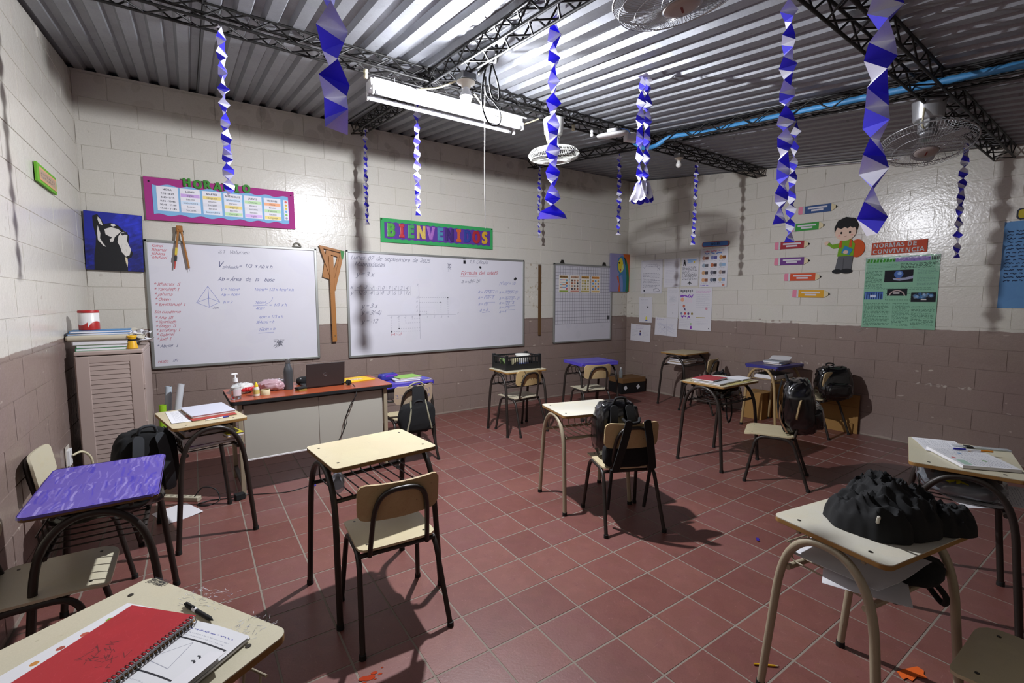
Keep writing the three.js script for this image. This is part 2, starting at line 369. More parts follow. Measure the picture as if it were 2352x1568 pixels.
// corrugated steel roof, sheet by sheet, sloping down from the front wall
M.zinc = std(0xa6a8ac, 0.5, { metalness: 0.4, map: canvasTex(256, 256, (x, w, h) => { x.fillStyle = '#d6d7d9'; x.fillRect(0, 0, w, h); blotch(x, w, h, 120, ['#c3c5c9', '#e6e7ea', '#b6b7ba'], 6, 30, 0.2); blotch(x, w, h, 40, ['#8f8d88'], 1, 3, 0.4); grain(x, w, h, 14); }, { repeat: [1, 1] }), bumpMap: bumpFine, bumpScale: 0.0004, side: THREE.DoubleSide });
const ceiling = structure(thing('ceiling', 'corrugated galvanised steel roof seen from below', 'roof', [0, 0, 0])); delete ceiling.userData.category;
{
  const P = 0.1485, prof = (x0, n) => { const o = []; for (let i = 0; i < n; i++) for (const [a, b] of [[0, 0], [0.066, 0], [0.084, 0.032], [0.1305, 0.032]]) o.push([x0 + i * P + a, b]); o.push([x0 + n * P, 0], [x0 + n * P + 0.05, 0]); return o; };
  const L = 7.7, cs = Math.cos(Math.atan(0.132)), n = 7;
  for (let s = 0; s < 7; s++) {
    const pr = prof(-0.12 + s * n * P, n), p = [], uv = [], idx = [];
    const drop = s % 2 ? 0.0018 : 0;
    pr.forEach(([x, y]) => { for (const z of [-0.2, L]) for (const t of [0, 0.0012]) { p.push(x, roofY(z) + y - drop + t - 0.01, z); uv.push(x, z); } });
    const g0 = new THREE.BufferGeometry(); g0.setAttribute('position', new THREE.Float32BufferAttribute(p, 3)); g0.setAttribute('uv', new THREE.Float32BufferAttribute(uv, 2));
    for (let i = 0; i < pr.length - 1; i++) { const a = i * 4, b = a + 4; idx.push(a, b, b + 2, a, b + 2, a + 2, a + 1, a + 3, b + 3, a + 1, b + 3, b + 1); }
    g0.setIndex(idx); const g = g0.toNonIndexed(); g.computeVertexNormals();
    mesh('roof_sheet', g, M.zinc, ceiling);
  }
  mesh('lap_strip', [0.9, 2.28].map((x) => bar(V(x, roofY(0.05) - 0.018, 0.05), V(x, roofY(7) - 0.018, 7), 0.004, 6)), M.black, ceiling);
}
// bright flashing along the top of the right wall
{
  const f = thing('trim_1', 'shiny metal flashing strip along top of right wall', 'trim'); structure(f); delete f.userData.category;
  const z0 = 2.5, z1 = 3.7; mesh('flashing', sweep([V(RX - 0.02, roofY(z0) - 0.038, z0), V(RX - 0.02, roofY(z1) - 0.038, z1)], 0.012, 12), std(0xd8dade, 0.18, { metalness: 0.95 }), f);
}
// ------------------------------------------------------------------ roof trusses of welded bars
M.truss = std(0x1d1c1b, 0.55, { metalness: 0.3 });
function truss(name, label, a, b, w, depth, step) {
  const t = thing(name, label, 'truss', [a.x, a.y, a.z], 0, 'lattice roof trusses');
  const ax = b.clone().sub(a), len = ax.length(); ax.normalize();
  const side = ax.clone().cross(V(0, 1, 0)).normalize(), up = side.clone().cross(ax);
  const P = (s, u, d) => ax.clone().multiplyScalar(s).addScaledVector(side, u).addScaledVector(up, d);
  for (const [u, d] of [[-w / 2, 0], [w / 2, 0], [-w / 2, -depth], [w / 2, -depth]]) mesh('chord', bar(P(0, u, d), P(len, u, d), 0.0085, 7), M.truss, t);
  const zig = (f) => { const o = [], n = Math.round(len / step); for (let i = 0; i <= n; i++) o.push(f(i * len / n, i % 2)); return sweep(fillet(o, 0.018, 2), 0.0055, 5); };
  mesh('lacing', zig((s, k) => P(s, -w / 2, k ? 0 : -depth)), M.truss, t); mesh('lacing', zig((s, k) => P(s, w / 2, k ? -depth : 0)), M.truss, t);
  mesh('lacing', zig((s, k) => P(s, k ? w / 2 : -w / 2, 0)), M.truss, t); mesh('lacing', zig((s, k) => P(s, k ? -w / 2 : w / 2, -depth)), M.truss, t);
  return t;
}
truss('roof_truss', 'dark lattice truss the fluorescent fixture hangs from, parallel to whiteboards', V(0.01, roofY(2.25) - 0.022, 2.25), V(6.97, roofY(2.25) - 0.022, 2.25), 0.12, 0.088, 0.125);
truss('roof_truss', 'dark lattice truss carrying the silver fan, parallel to whiteboards', V(0.01, roofY(4.72) - 0.022, 4.72), V(6.97, roofY(4.49) - 0.022, 4.49), 0.13, 0.1, 0.14);
truss('roof_truss', 'dark lattice truss above the lit bulb, running out from front wall', V(2.42, roofY(0.02) - 0.022, 0.02), V(2.17, roofY(7.3) - 0.022, 7.3), 0.11, 0.09, 0.12);
truss('roof_truss', 'dark lattice truss with blue conduit threaded through it', V(4.9, roofY(0.02) - 0.022, 0.02), V(4.41, roofY(7.3) - 0.022, 7.3), 0.1, 0.09, 0.15);

// ------------------------------------------------------------------ electrical fittings
M.bulbGlow = std(0xffffff, 0.5, { emissive: 0xfff6ea, emissiveIntensity: 9 });
M.porcelain = std(0xd8d2c0, 0.4);
M.galv = std(0x9b9c9d, 0.4, { metalness: 0.7 });
M.whitePaint = std(0xd9dade, 0.35);
M.wireBlack = std(0x111111, 0.5); M.wireCream = std(0xcfc7a6, 0.5); M.wireWhite = std(0xdcdcd8, 0.6);
const bulbShape = (r) => lathe([[0.0005, -r * 1.02], [r * 0.4, -r * 0.93], [r * 0.75, -r * 0.67], [r * 0.96, -r * 0.26], [r, 0.08 * r], [r * 0.93, r * 0.45], [r * 0.74, r * 0.85], [r * 0.5, r * 1.3], [r * 0.42, r * 1.6]]);
function bulbHolder(label, p, r, lit, drop) {
  const t = thing('bulb_holder', label, 'light', [p.x, p.y, p.z]);
  if (lit) {                                                              // LED bulb: glowing dome below an opaque white housing
    mesh('bulb', lathe([[0.0005, -r], [r * 0.38, -r * 0.925], [r * 0.7, -r * 0.714], [r * 0.92, -r * 0.39], [r, 0], [r, r * 0.2]]), M.bulbGlow, t);
    mesh('heat_sink', lathe([[r * 1.03, r * 0.08], [r * 0.98, r * 0.35], [r * 0.7, r * 1.0], [r * 0.46, r * 1.55]]), std(0xd8d8d8, 0.5, { side: THREE.DoubleSide }), t);
  } else mesh('bulb', bulbShape(r), lit ? M.bulbGlow : phys(0xe6e6e2, 0.25, { clearcoat: 0.6 }), t);
  mesh('bulb_base', cyl(r * 0.45, r * 0.45, r * 0.5, 0, r * 1.75, 0), M.galv, t);
  mesh('socket', lathe([[r * 0.5, r * 1.5], [r * 0.75, r * 1.55], [r * 0.8, r * 2.0], [r * 1.5, r * 2.25], [r * 1.55, r * 2.5], [0.001, r * 2.52]]), M.porcelain, t);
  mesh('junction_box', [box(r * 2.6, drop, r * 2.6, 0, r * 2.52 + drop / 2, 0, 0.006)], M.galv, t);
  return t;
}
bulbHolder('glowing white bulb in a ceiling holder under truss crossing', BULB, 0.041, true, 0.045);
bulbHolder('unlit small bulb in a cream porcelain holder below truss', V(5.27, 3.0, 2.25), 0.03, false, 0.045);
{ // twin tube fluorescent fixture, dark
  const t = thing('fluorescent_fixture', 'white twin tube fluorescent fixture, switched off, hung under truss', 'light fixture', [2.5, 2.95, 2.22], 0);
  const hood = [[-0.055, 0.055], [-0.055, 0.1], [0.055, 0.1], [0.055, 0.055], [0.03, 0.03], [-0.03, 0.03]];
  mesh('housing', ext(hood, 1.28).translate(0, 0, -0.64).rotateY(PI / 2), M.whitePaint, t);
  mesh('reflector_lip', [box(1.3, 0.008, 0.012, 0.03, 0.1, 0.058), box(1.3, 0.008, 0.012, 0.03, 0.1, -0.058)], M.whitePaint, t);
  for (const s of [-1, 1]) {
    const tube = mesh('tube', cyl(0.017, 0.017, 1.2, 0, 0, 0, 16).rotateZ(PI / 2).translate(s > 0 ? 0 : -0.02, 0.01, s * 0.062), phys(0xe9ecf0, 0.3, { clearcoat: 0.5 }), t);
    for (const x of [-0.605, 0.605]) mesh('tube_cap', cyl(0.0175, 0.0175, 0.02, 0, 0, 0, 16).rotateZ(PI / 2).translate(x + (s > 0 ? 0 : -0.02), 0.01, s * 0.062), M.galv, tube);
    for (const x of [-0.63, 0.63]) mesh('lamp_socket', box(0.014, 0.06, 0.03, x, 0.022, s * 0.062, 0.004), M.white, t);
  }
  for (const x of [-0.45, 0.45]) mesh('hanger_wire', bar(V(x, 0.1, 0), V(x, 0.165, 0), 0.003, 6), M.galv, t);
}
const cable = (name, label, pts, r, mat, n = 50) => single(name, sweep(curve(pts, n), r, 7), mat, label, 'cable');
cable('cable', 'cream cable from bulb holder to the fluorescent fixture', [[2.34, 3.02, 2.62], [2.26, 3.0, 2.5], [2.2, 3.02, 2.38], [2.2, 3.05, 2.26]], 0.006, M.wireCream);
cable('cable', 'cream twisted cable tied along truss beside fixture', [[2.55, 3.02, 2.5], [2.75, 2.99, 2.36], [2.95, 3.0, 2.3], [3.1, 2.98, 2.28], [3.2, 3.02, 2.27], [3.32, 3.08, 2.26]], 0.006, M.wireCream);
cable('cable', 'long black cable looped below truss beside lit bulb', [[2.45, 3.08, 2.84], [2.43, 2.98, 2.83], [2.42, 2.88, 2.82], [2.44, 2.78, 2.81], [2.5, 2.71, 2.8], [2.57, 2.73, 2.8], [2.58, 2.82, 2.79], [2.53, 2.87, 2.79], [2.47, 2.9, 2.8], [2.45, 3.0, 2.82]], 0.006, M.wireBlack, 90);
cable('cable', 'short black cable loop hanging beside white pull cord', [[2.45, 3.09, 2.88], [2.5, 3.0, 2.87], [2.53, 2.92, 2.86], [2.52, 2.85, 2.86], [2.48, 2.86, 2.86], [2.45, 2.95, 2.87], [2.46, 3.05, 2.88]], 0.006, M.wireBlack, 70);
cable('cable', 'bundle of dark wire scraps tied on truss beside bulb', [[2.36, 3.05, 3.1], [2.42, 3.02, 3.0], [2.44, 3.06, 2.9], [2.4, 3.01, 2.82], [2.45, 3.05, 2.76]], 0.012, M.wireBlack);
single('pull_cord', sweep(curve([[2.44, 3.075, 2.72], [2.49, 3.07, 2.72], [2.502, 2.8, 2.72], [2.5, 2.4, 2.72], [2.503, 2.03, 2.72]], 24), 0.0035, 6), M.wireWhite, 'thin white pull cord hanging beside the lit bulb', 'cord');
{ // blue corrugated conduit
  const pts = curve([[4.47, 2.71, 5.6], [4.49, 2.745, 5.3], [4.509, 2.785, 4.96], [4.538, 2.826, 4.65], [4.569, 2.867, 4.344], [4.62, 2.93, 3.85], [4.645, 2.959, 3.643], [4.7, 3.02, 3.2], [4.73, 3.05, 2.93], [4.73, 3.09, 2.72], [4.7, 3.1, 2.55], [4.66, 3.05, 2.42], [4.58, 3.03, 2.36], [4.5, 3.06, 2.33], [4.43, 3.1, 2.31]], 260);
  const m = single('conduit', sweep(pts, (t) => 0.022 + 0.0016 * Math.sin(t * 1100), 10), std(0x3f86bb, 0.5), 'sky blue corrugated conduit running along the truss', 'conduit');
}
{
  const t = thing('access_disc', 'round white disc unit on truss beside a small white box', 'wireless unit', [4.12, 3.07, 2.36]); t.rotation.set(0.12, 0, 0.22);
  mesh('shell', lathe([[0.001, -0.022], [0.1, -0.02], [0.14, -0.008], [0.15, 0.006], [0.14, 0.02], [0.001, 0.026]], 36), M.white, t); mesh('mount', cyl(0.05, 0.05, 0.03, 0, 0.04, 0), M.white, t);
  const b = thing('junction_box', 'small white box joining blue conduit at truss', 'box', [4.38, 3.1, 2.35], -0.2);
  mesh('housing', box(0.13, 0.085, 0.06, 0, 0, 0, 0.006), M.white, b); mesh('lid', box(0.115, 0.07, 0.008, 0, 0, 0.032, 0.003), M.white, b);
  cable('cable', 'thin blue network cable from box to white disc', [[4.33, 3.11, 2.39], [4.28, 3.13, 2.41], [4.2, 3.13, 2.4], [4.14, 3.118, 2.38]], 0.004, std(0x2f5fae, 0.5), 20);
}
for (const [x, y, z, l] of [[1.6, 3.085, 2.27, 'white insulator clips on truss chord above HORARIO board'], [1.83, 3.07, 2.26, 'cream ceramic insulator on truss at end of fluorescent fixture'], [3.72, 3.09, 2.26, 'cream ceramic insulator on truss beside the white fan'], [3.95, 3.08, 2.26, 'white plastic tag dangling from truss beside white disc']]) {
  const t = thing('insulator', l, 'insulator', [x, y, z]); mesh('body', lathe([[0.001, -0.03], [0.014, -0.028], [0.016, -0.01], [0.01, 0], [0.017, 0.01], [0.015, 0.028], [0.001, 0.03]], 12), l.startsWith('white') ? M.white : M.wireCream, t); mesh('tie_wire', bar(V(0, 0.0, -0.02), V(0.02, 0.03, -0.03), 0.0025, 5), M.galv, t);
}

// ------------------------------------------------------------------ orbit fans
function fan(label, p, R, tilt, mat, cover, turn, stem) {                 // bracket, yoke, motor, guard, blades
  const t = thing('ceiling_fan', label, 'fan', p, turn);
  mesh('bracket', [lathe([[0.001, 0], [0.08, 0], [0.09, -0.012], [0.08, -0.13], [0.066, -0.145], [0.001, -0.145]], 24)], mat, t);
  for (const s of [-1, 1]) mesh('yoke_arm', ext([[-0.03, 0], [0.03, 0], [0.018, -0.12], [-0.018, -0.12]], 0.01, 0.002).translate(0, -0.09, -0.005).rotateY(PI / 2).translate(s * 0.058, 0, 0), mat, t);
  const head = mesh('motor', [lathe([[0.001, 0.05], [0.036, 0.045], [0.05, 0.02], [0.052, -0.05], [0.046, -0.065], [0.001, -0.068]], 20)], mat, t); head.position.y = -stem; head.rotation.set(tilt[0], 0, tilt[1]);
  mesh('cord', sweep(curve([[-0.03, stem - 0.05, 0.0], [-0.1, stem - 0.09, 0.01], [-0.12, stem - 0.16, 0.01], [-0.09, stem - 0.21, 0], [-0.03, stem - 0.22, 0]], 24), 0.006, 6), M.wireCream, head);
  const cage = new THREE.Group(); cage.name = 'guard'; head.add(cage);
  const y0 = -0.06, rows = [], N = 84;
  const prof = [[0.055, 0.02], [R * 0.5, 0.015], [R * 0.86, 0.0], [R, -0.045], [R * 0.9, -0.085], [R * 0.5, -0.105], [0.07, -0.108]];
  const ring = (r, y, q) => { const o = []; for (let i = 0; i < 48; i++) { const a = i / 48 * 2 * PI; o.push(V(r * Math.cos(a), y0 + y, r * Math.sin(a))); } return sweep(o, q, 5, true); };
  const spoke = (pts, n, q) => { for (let i = 0; i < n; i++) { const a = i / n * 2 * PI; rows.push(sweep(fillet(pts.map(([r, y]) => V(r * Math.cos(a), y0 + y, r * Math.sin(a))), 0.02, 2), q, 4)); } };
  spoke(prof.slice(0, 4), 40, 0.0012); spoke(prof.slice(3), N, 0.0012);
  for (const [r, y, q] of [[R, -0.045, 0.004], [R * 0.7, 0.008, 0.0018], [R * 0.93, -0.08, 0.0018], [R * 0.7, -0.1, 0.0018], [0.07, -0.108, 0.002], [0.055, 0.02, 0.002]]) rows.push(ring(r, y, q));
  mesh('wires', rows, M.galv === mat ? M.galv : mat, cage);
  for (let i = 0; i < 3; i++) {
    const a = i / 3 * 2 * PI + 0.4, g = plate(R * 0.58, R * 0.5, 0.002, { r: R * 0.2, bend: (x, y) => y * 0.28 + x * y * 0.3, nx: 6, ny: 8 });
    mesh('blade', g.rotateX(-PI / 2).translate(R * 0.56, y0 - 0.05, 0).rotateY(a), phys(0xb9bcc0, 0.35, { transmission: 0.35, thickness: 0 }), head);
  }
  mesh('hub_cap', lathe([[0.001, -0.118], [0.04, -0.118], [0.062, -0.112], [0.066, -0.1], [0.001, -0.095]], 24).translate(0, y0, 0), cover, head);
  mesh('badge', box(0.05, 0.001, 0.008, 0, y0 - 0.1185, 0).rotateY(0.5), std(0x7a2f2a, 0.6), head);
  return t;
}
const silver = std(0xb9bbbe, 0.32, { metalness: 0.55 });
fan('white orbit fan with cream cord hung from truss', [3.455, 3.1, 2.3], 0.225, [0.02, 0.1], std(0xd9dad2, 0.4), std(0xd2d2cc, 0.45), 0.3, 0.2);
fan('silver orbit fan hung where conduit crosses the rear truss', [4.83, 2.84, 4.5], 0.25, [-0.1, -0.27], silver, std(0xa39a96, 0.4), 0, 0.19);
fan('grey orbit fan over the desks on the bulb truss', [2.24, 2.86, 4.47], 0.235, [-0.05, 0.18], silver, std(0xb0a59f, 0.4), 0, 0.12);

// ------------------------------------------------------------------ crepe paper streamers, a blue and a white ribbon wound together
const crepe = canvasTex(128, 128, (x, w, h) => { x.fillStyle = '#fff'; x.fillRect(0, 0, w, h); for (let i = 0; i < 240; i++) { x.globalAlpha = 0.12; x.strokeStyle = i % 2 ? '#fff' : '#999'; x.beginPath(); const y = rnd() * h, px = rnd() * w; x.moveTo(px, y); x.lineTo(px + rr(6, 22), y + rr(-2, 2)); x.stroke(); } x.globalAlpha = 1; grain(x, w, h, 16); }, { repeat: [4, 30] });
M.crepeBlue = phys(0x3a2fe0, 0.9, { map: crepe, side: THREE.DoubleSide, transmission: 0.35, thickness: 0 });
M.crepeWhite = phys(0xf2f1f6, 0.9, { map: crepe, side: THREE.DoubleSide, transmission: 0.4, thickness: 0 });
function wound(L, r, step, white, bow, flare) {                          // folded ladder of two strips: facets round alternate cross edges
  const n = Math.max(4, Math.round(L / step)), E = [], tri = [[], []];
  for (let i = 0; i <= n; i++) {
    const t = i / n, a = i * 0.95 + 0.3 * Math.sin(i * 2.1), q = r * (1.22 + 0.2 * Math.sin(i * 2.7)) * (i < 2 ? 0.55 : 1) * (flare && i > n - 2 ? 1 + flare : 1);
    const c = V(bow * Math.sin(t * PI * 0.8), -t * L, bow * 0.5 * Math.sin(t * 3));
    E.push([c.clone().add(V(q * Math.cos(a), rr(-1, 1) * step * 0.12, q * Math.sin(a))), c.clone().add(V(-q * Math.cos(a), rr(-1, 1) * step * 0.12, -q * Math.sin(a)))]);
  }
  for (let i = 0; i < n; i++) { const [a, b] = E[i], [c, d] = E[i + 1]; tri[i % 2].push(a, b, c, a, d, b); tri[(i + 1) % 2].push(c, a, d, d, b, c); }
  const list = tri[white], p = [], uv = [];
  list.forEach((v, i) => { p.push(v.x, v.y, v.z); uv.push((v.x + v.z) / r / 6, v.y / L); });
  const g = new THREE.BufferGeometry(); g.setAttribute('position', new THREE.Float32BufferAttribute(p, 3)); g.setAttribute('uv', new THREE.Float32BufferAttribute(uv, 2)); g.computeVertexNormals();
  return g;
}
function pair(t, L, r, step, bow, flare, dx = 0, dz = 0) { for (const [w, nm, m] of [[0, 'blue_ribbon', M.crepeBlue], [1, 'white_ribbon', M.crepeWhite]]) { const keep = seed; mesh(nm, wound(L, r, step, w, bow, flare).translate(dx, 0, dz), m, t); if (!w) seed = keep; } }
function streamer(label, [x, y, z], yEnd, r, turns, { bow = 0.01, open = 0, lean = [0, 0], tape = true } = {}) {
  const t = thing('paper_streamer', label, 'streamer', [x, y, z], rr(0, 6), 'blue and white paper streamers'), L = y - yEnd;
  t.rotation.order = 'YXZ';
  pair(t, L, r, L / turns / 1.25, bow, open);
  if (tape) mesh('tape', plate(0.05, 0.03, 0.001, { bend: (a, b) => 30 * a * b, nx: 4, ny: 3 }).translate(0, 0.005, r * 0.8), M.crepeWhite, t);
  const dir = V(lean[0], -L, lean[1]).normalize(), q = new THREE.Quaternion().setFromUnitVectors(V(0, -1, 0), dir);
  t.quaternion.premultiply(q);
  return t;
}
streamer('wound blue and white streamer hanging before the HORARIO board', [0.985, 3.11, 2.26], 2.16, 0.025, 26, { bow: 0.01 });
streamer('broad loosely wound streamer hanging from the rear truss near left wall', [1.052, 2.86, 4.5], 1.905, 0.027, 22, { bow: -0.008, open: 0.2 });
streamer('thin streamer hanging beside front wall left of BIENVENIDOS sign', [2.4, 3.34, 0.4], 2.345, 0.021, 26);
streamer('wound streamer hanging behind the fluorescent fixture', [2.4, 3.15, 1.8], 2.241, 0.024, 24);
streamer('thin streamer hanging near front wall above the wooden ruler', [4.846, 3.36, 0.3], 2.385, 0.02, 26);
streamer('long wound streamer with flared white end hanging beside the white fan', [2.4, 3.0, 3.6], 1.965, 0.031, 23, { open: 1.0 });
streamer('thin wound streamer on conduit truss before the woman painting', [4.845, 3.2, 1.77], 2.262, 0.023, 26);
streamer('thin streamer hanging from truss beside unlit bulb', [5.66, 3.1, 2.2], 2.16, 0.022, 28, { lean: [-0.05, 0.02] });
streamer('long wound streamer hanging from rear truss over the black bags', [2.87, 2.82, 4.55], 1.857, 0.025, 24, { bow: 0.012 });
streamer('wound streamer hung on conduit truss beside the pencil cutouts', [4.845, 2.98, 3.67], 2.0, 0.029, 21, { bow: -0.015 });
streamer('wide barely twisted streamer hanging nearest the silver fan', [2.87, 2.85, 4.9], 1.77, 0.038, 15, { bow: -0.02, open: 0.2 });
streamer('thin streamer at end of rear truss beside blue poster', [6.5, 2.9, 4.33], 1.905, 0.026, 24);
{ // a doubled streamer taped to the roof, ending in a paper flower
  const t = thing('paper_streamer', 'doubled streamer taped to roof ending in a paper flower', 'streamer', [3.4, 3.04, 3.35], 0.4, 'blue and white paper streamers');
  for (const s of [-1, 1]) pair(t, 0.72, 0.025, 0.036, 0.012 * s, 0, s * 0.018, s * 0.01);
  mesh('tape', plate(0.14, 0.06, 0.001, { bend: (a) => 2 * a * a }).rotateX(PI / 2 - 0.13).translate(0, 0.0, 0), M.crepeWhite, t);
  for (let i = 0; i < 9; i++) {
    const g = plate(0.07, 0.15, 0.001, { r: 0.03, bend: (x, y) => 14 * x * x + 2 * y * y, nx: 6, ny: 6 });
    mesh('petal', g.translate(0, -0.075, 0.012).rotateX(-0.22 - 0.1 * (i % 3)).rotateY(i * 0.7).translate(0, -0.7, 0), i < 5 ? M.crepeBlue : M.crepeWhite, t);
  }
}
// ------------------------------------------------------------------ things on the walls
const font = await new FontLoader().loadAsync('fonts/droid/droid_sans_bold.typeface.json');
const onFront = (x, y, z = 0.004) => [[x, y, z], 0], onRight = (z, y, d = 0.004) => [[RX - d, y, z], -PI / 2], onLeft = (z, y, d = 0.004) => [[d, y, z], PI / 2];
function hung(name, label, category, [pos, turn], tilt = 0, group) { const t = thing(name, label, category, pos, turn, group); t.rotation.z = tilt; return t; }
const print = (map, rough = 0.8) => std(0xffffff, rough, { map, side: THREE.DoubleSide });
function text(x, s, px, py, size, color, { rot = 0, weight = '', face = 'sans-serif', align = 'left' } = {}) {
  x.save(); x.translate(px, py); x.rotate(rot); x.fillStyle = color; x.font = `${weight} ${size}px ${face}`; x.textAlign = align; x.fillText(s, 0, 0); x.restore();
}
const hand = (x, s, px, py, size, color, rot = 0) => { x.save(); x.translate(px, py); x.rotate(rot); x.transform(1, 0, -0.12, 1, 0, 0); x.fillStyle = color; x.font = `italic ${size}px sans-serif`; let o = 0; for (const ch of s) { x.fillText(ch, o, rr(-1, 1) * size * 0.06); o += x.measureText(ch).width * 0.95; } x.restore(); };
function lines(x, x0, y0, x1, n, dy, color, lw = 2, jag = true) {         // lines of writing too small to read
  x.strokeStyle = color; x.lineWidth = lw;
  for (let i = 0; i < n; i++) {
    let px = x0; const end = i % 5 === 4 ? x0 + (x1 - x0) * rr(0.4, 0.8) : x1 - rr(0, (x1 - x0) * 0.08);
    while (px < end) { const w = rr(lw * 2, lw * 9); x.beginPath(); x.moveTo(px, y0 + i * dy); for (let q = 0; q < w && px + q < end; q += lw) x.lineTo(px + q, y0 + i * dy + (jag ? rr(-lw * 0.8, lw * 0.8) : 0)); x.stroke(); px += w + lw * 2; }
  }
}
const poly = (x, pts, fill, stroke) => { x.beginPath(); pts.forEach(([a, b], i) => i ? x.lineTo(a, b) : x.moveTo(a, b)); if (fill) { x.closePath(); x.fillStyle = fill; x.fill(); } if (stroke) { x.strokeStyle = stroke; x.stroke(); } };
M.alu = std(0x9a9c98, 0.4, { metalness: 0.6 });
const glitterTex = canvasTex(128, 128, (x, w, h) => { x.fillStyle = '#ccc'; x.fillRect(0, 0, w, h); for (let i = 0; i < 2600; i++) { const v = Math.floor(rr(120, 255)); x.fillStyle = `rgb(${v},${v},${v})`; x.fillRect(rnd() * w, rnd() * h, rr(1, 3), rr(1, 3)); } }, { repeat: [14, 14] });
const glitter = (c) => std(new THREE.Color(c).multiplyScalar(1.5), 0.35, { map: glitterTex, bumpMap: glitterTex, bumpScale: 0.0015 });
function letters(str, size, colours, parent, widths, place) {
  let i = 0;
  for (const ch of str) {
    const g = new TextGeometry(ch, { font, size, depth: 0.006, curveSegments: 4, bevelEnabled: true, bevelThickness: 0.0015, bevelSize: size * 0.055, bevelSegments: 1 });
    g.computeBoundingBox(); g.translate(-(g.boundingBox.max.x + g.boundingBox.min.x) / 2, 0, 0);
    const m = mesh('letter', g, glitter(colours[i % colours.length]), parent); place(m, i++);
  }
}
function whiteboard(label, x0, x1, y0, y1, draw, W, H) {
  const w = x1 - x0, h = y1 - y0, t = hung('whiteboard', label, 'whiteboard', onFront((x0 + x1) / 2, (y0 + y1) / 2, 0.006));
  const map = canvasTex(W, H, (x) => { x.fillStyle = '#d3d2da'; x.fillRect(0, 0, W, H); blotch(x, W, H, 60, ['#cccbd4', '#dadae0', '#c6c6d0'], 20, 120, 0.15); draw(x, (u) => u * W, (v) => v * H); });
  mesh('panel', plate(w - 0.02, h - 0.02, 0.012, { nx: 2, ny: 2 }).translate(0, 0, 0.006), phys(0xffffff, 0.3, { map, clearcoat: 0.5, clearcoatRoughness: 0.12 }), t);
  const f = 0.026;
  mesh('frame_rail', box(w, f, 0.022, 0, h / 2 - f / 2, 0.01, 0.004), M.alu, t); mesh('frame_rail', box(w, f, 0.022, 0, -h / 2 + f / 2, 0.01, 0.004), M.alu, t);
  mesh('frame_stile', box(f, h, 0.022, -w / 2 + f / 2, 0, 0.01, 0.004), M.alu, t); mesh('frame_stile', box(f, h, 0.022, w / 2 - f / 2, 0, 0.01, 0.004), M.alu, t);
  return t;
}
const RED = '#b04552', INK = '#44486e', BLUE = '#6a74b4', GREY = '#7c7d8c';
whiteboard('whiteboard with pyramid volume formulas and a red name list', 0.418, 1.935, 0.862, 2.088, (x, X, Y) => {
  const s = 30;
  ['Yamel', 'Ithamar', 'Johana', 'Michael'].forEach((n, i) => hand(x, n, X(0.028), Y(0.048 + i * 0.03), 32, '#b8303c'));
  ['* Ithamar  II', '* Yamileth I', '* Johana', '* Owen', '* Emmanuel  I'].forEach((n, i) => hand(x, n, X(0.026), Y(0.347 + i * 0.04), 36, RED));
  hand(x, 'Sin cuaderno', X(0.022), Y(0.565), 34, RED);
  ['* Ana  III', '* Yamileth', '* Diego  II', '* Estefany  I', '* Gabriel', '* Joel  I'].forEach((n, i) => hand(x, n, X(0.022), Y(0.61 + i * 0.034), 34, RED));
  hand(x, '* Abriel   I', X(0.02), Y(0.838), 36, INK); hand(x, 'Hugo', X(0.022), Y(0.958), 34, RED); hand(x, 'IIII', X(0.1), Y(0.955), 30, INK);
  hand(x, '2.1   Volumen', X(0.384), Y(0.072), 44, GREY); hand(x, 'V', X(0.375), Y(0.185), 70, INK); hand(x, 'pirámide', X(0.405), Y(0.195), 34, INK);
  hand(x, '=  1/3  x Ab x h', X(0.5), Y(0.185), 46, INK); hand(x, 'Ab = Área   de   la    base', X(0.374), Y(0.3), 46, INK);
  x.strokeStyle = BLUE; x.lineWidth = 3;
  for (const l of [[[0.316, 0.348], [0.248, 0.483]], [[0.316, 0.348], [0.379, 0.479]], [[0.316, 0.348], [0.317, 0.522]], [[0.248, 0.483], [0.317, 0.522]], [[0.317, 0.522], [0.379, 0.479]], [[0.248, 0.483], [0.318, 0.445]], [[0.318, 0.445], [0.379, 0.479]], [[0.316, 0.348], [0.318, 0.445]]]) poly(x, l.map(([u, v]) => [X(u), Y(v)]), null, BLUE);
  hand(x, 'V = 16cm³', X(0.386), Y(0.383), 36, BLUE); hand(x, 'Ab = 4cm²', X(0.386), Y(0.428), 36, BLUE); hand(x, 'h = ?', X(0.395), Y(0.492), 38, BLUE); hand(x, '2cm', X(0.335), Y(0.535), 28, INK);
  hand(x, '16cm³= 1/3 x 4cm² x h', X(0.583), Y(0.382), 38, BLUE); hand(x, '16cm³', X(0.585), Y(0.495), 36, BLUE); hand(x, '4cm²', X(0.59), Y(0.545), 36, BLUE); hand(x, '=  1/3  x h', X(0.675), Y(0.518), 38, BLUE);
  poly(x, [[X(0.575), Y(0.512)], [X(0.665), Y(0.508)]], null, BLUE);
  hand(x, '4cm = 1/3 x h', X(0.605), Y(0.622), 38, BLUE); hand(x, '3(4cm) = h', X(0.587), Y(0.667), 36, BLUE); hand(x, '12cm = h', X(0.6), Y(0.73), 38, BLUE); poly(x, [[X(0.6), Y(0.752)], [X(0.7), Y(0.748)]], null, BLUE);
  x.lineWidth = 2.5; for (let i = 0; i < 26; i++) poly(x, [[X(0.72 + rr(-0.03, 0.04)), Y(0.85 + rr(-0.04, 0.04))], [X(0.735 + rr(-0.02, 0.03)), Y(0.845 + rr(-0.03, 0.03))]], null, i % 3 ? '#585a68' : '#23242c');
  x.strokeStyle = BLUE; x.beginPath(); x.arc(X(0.64), Y(0.42), 90, 0.2, 1.4); x.stroke();
}, 1400, 1136);
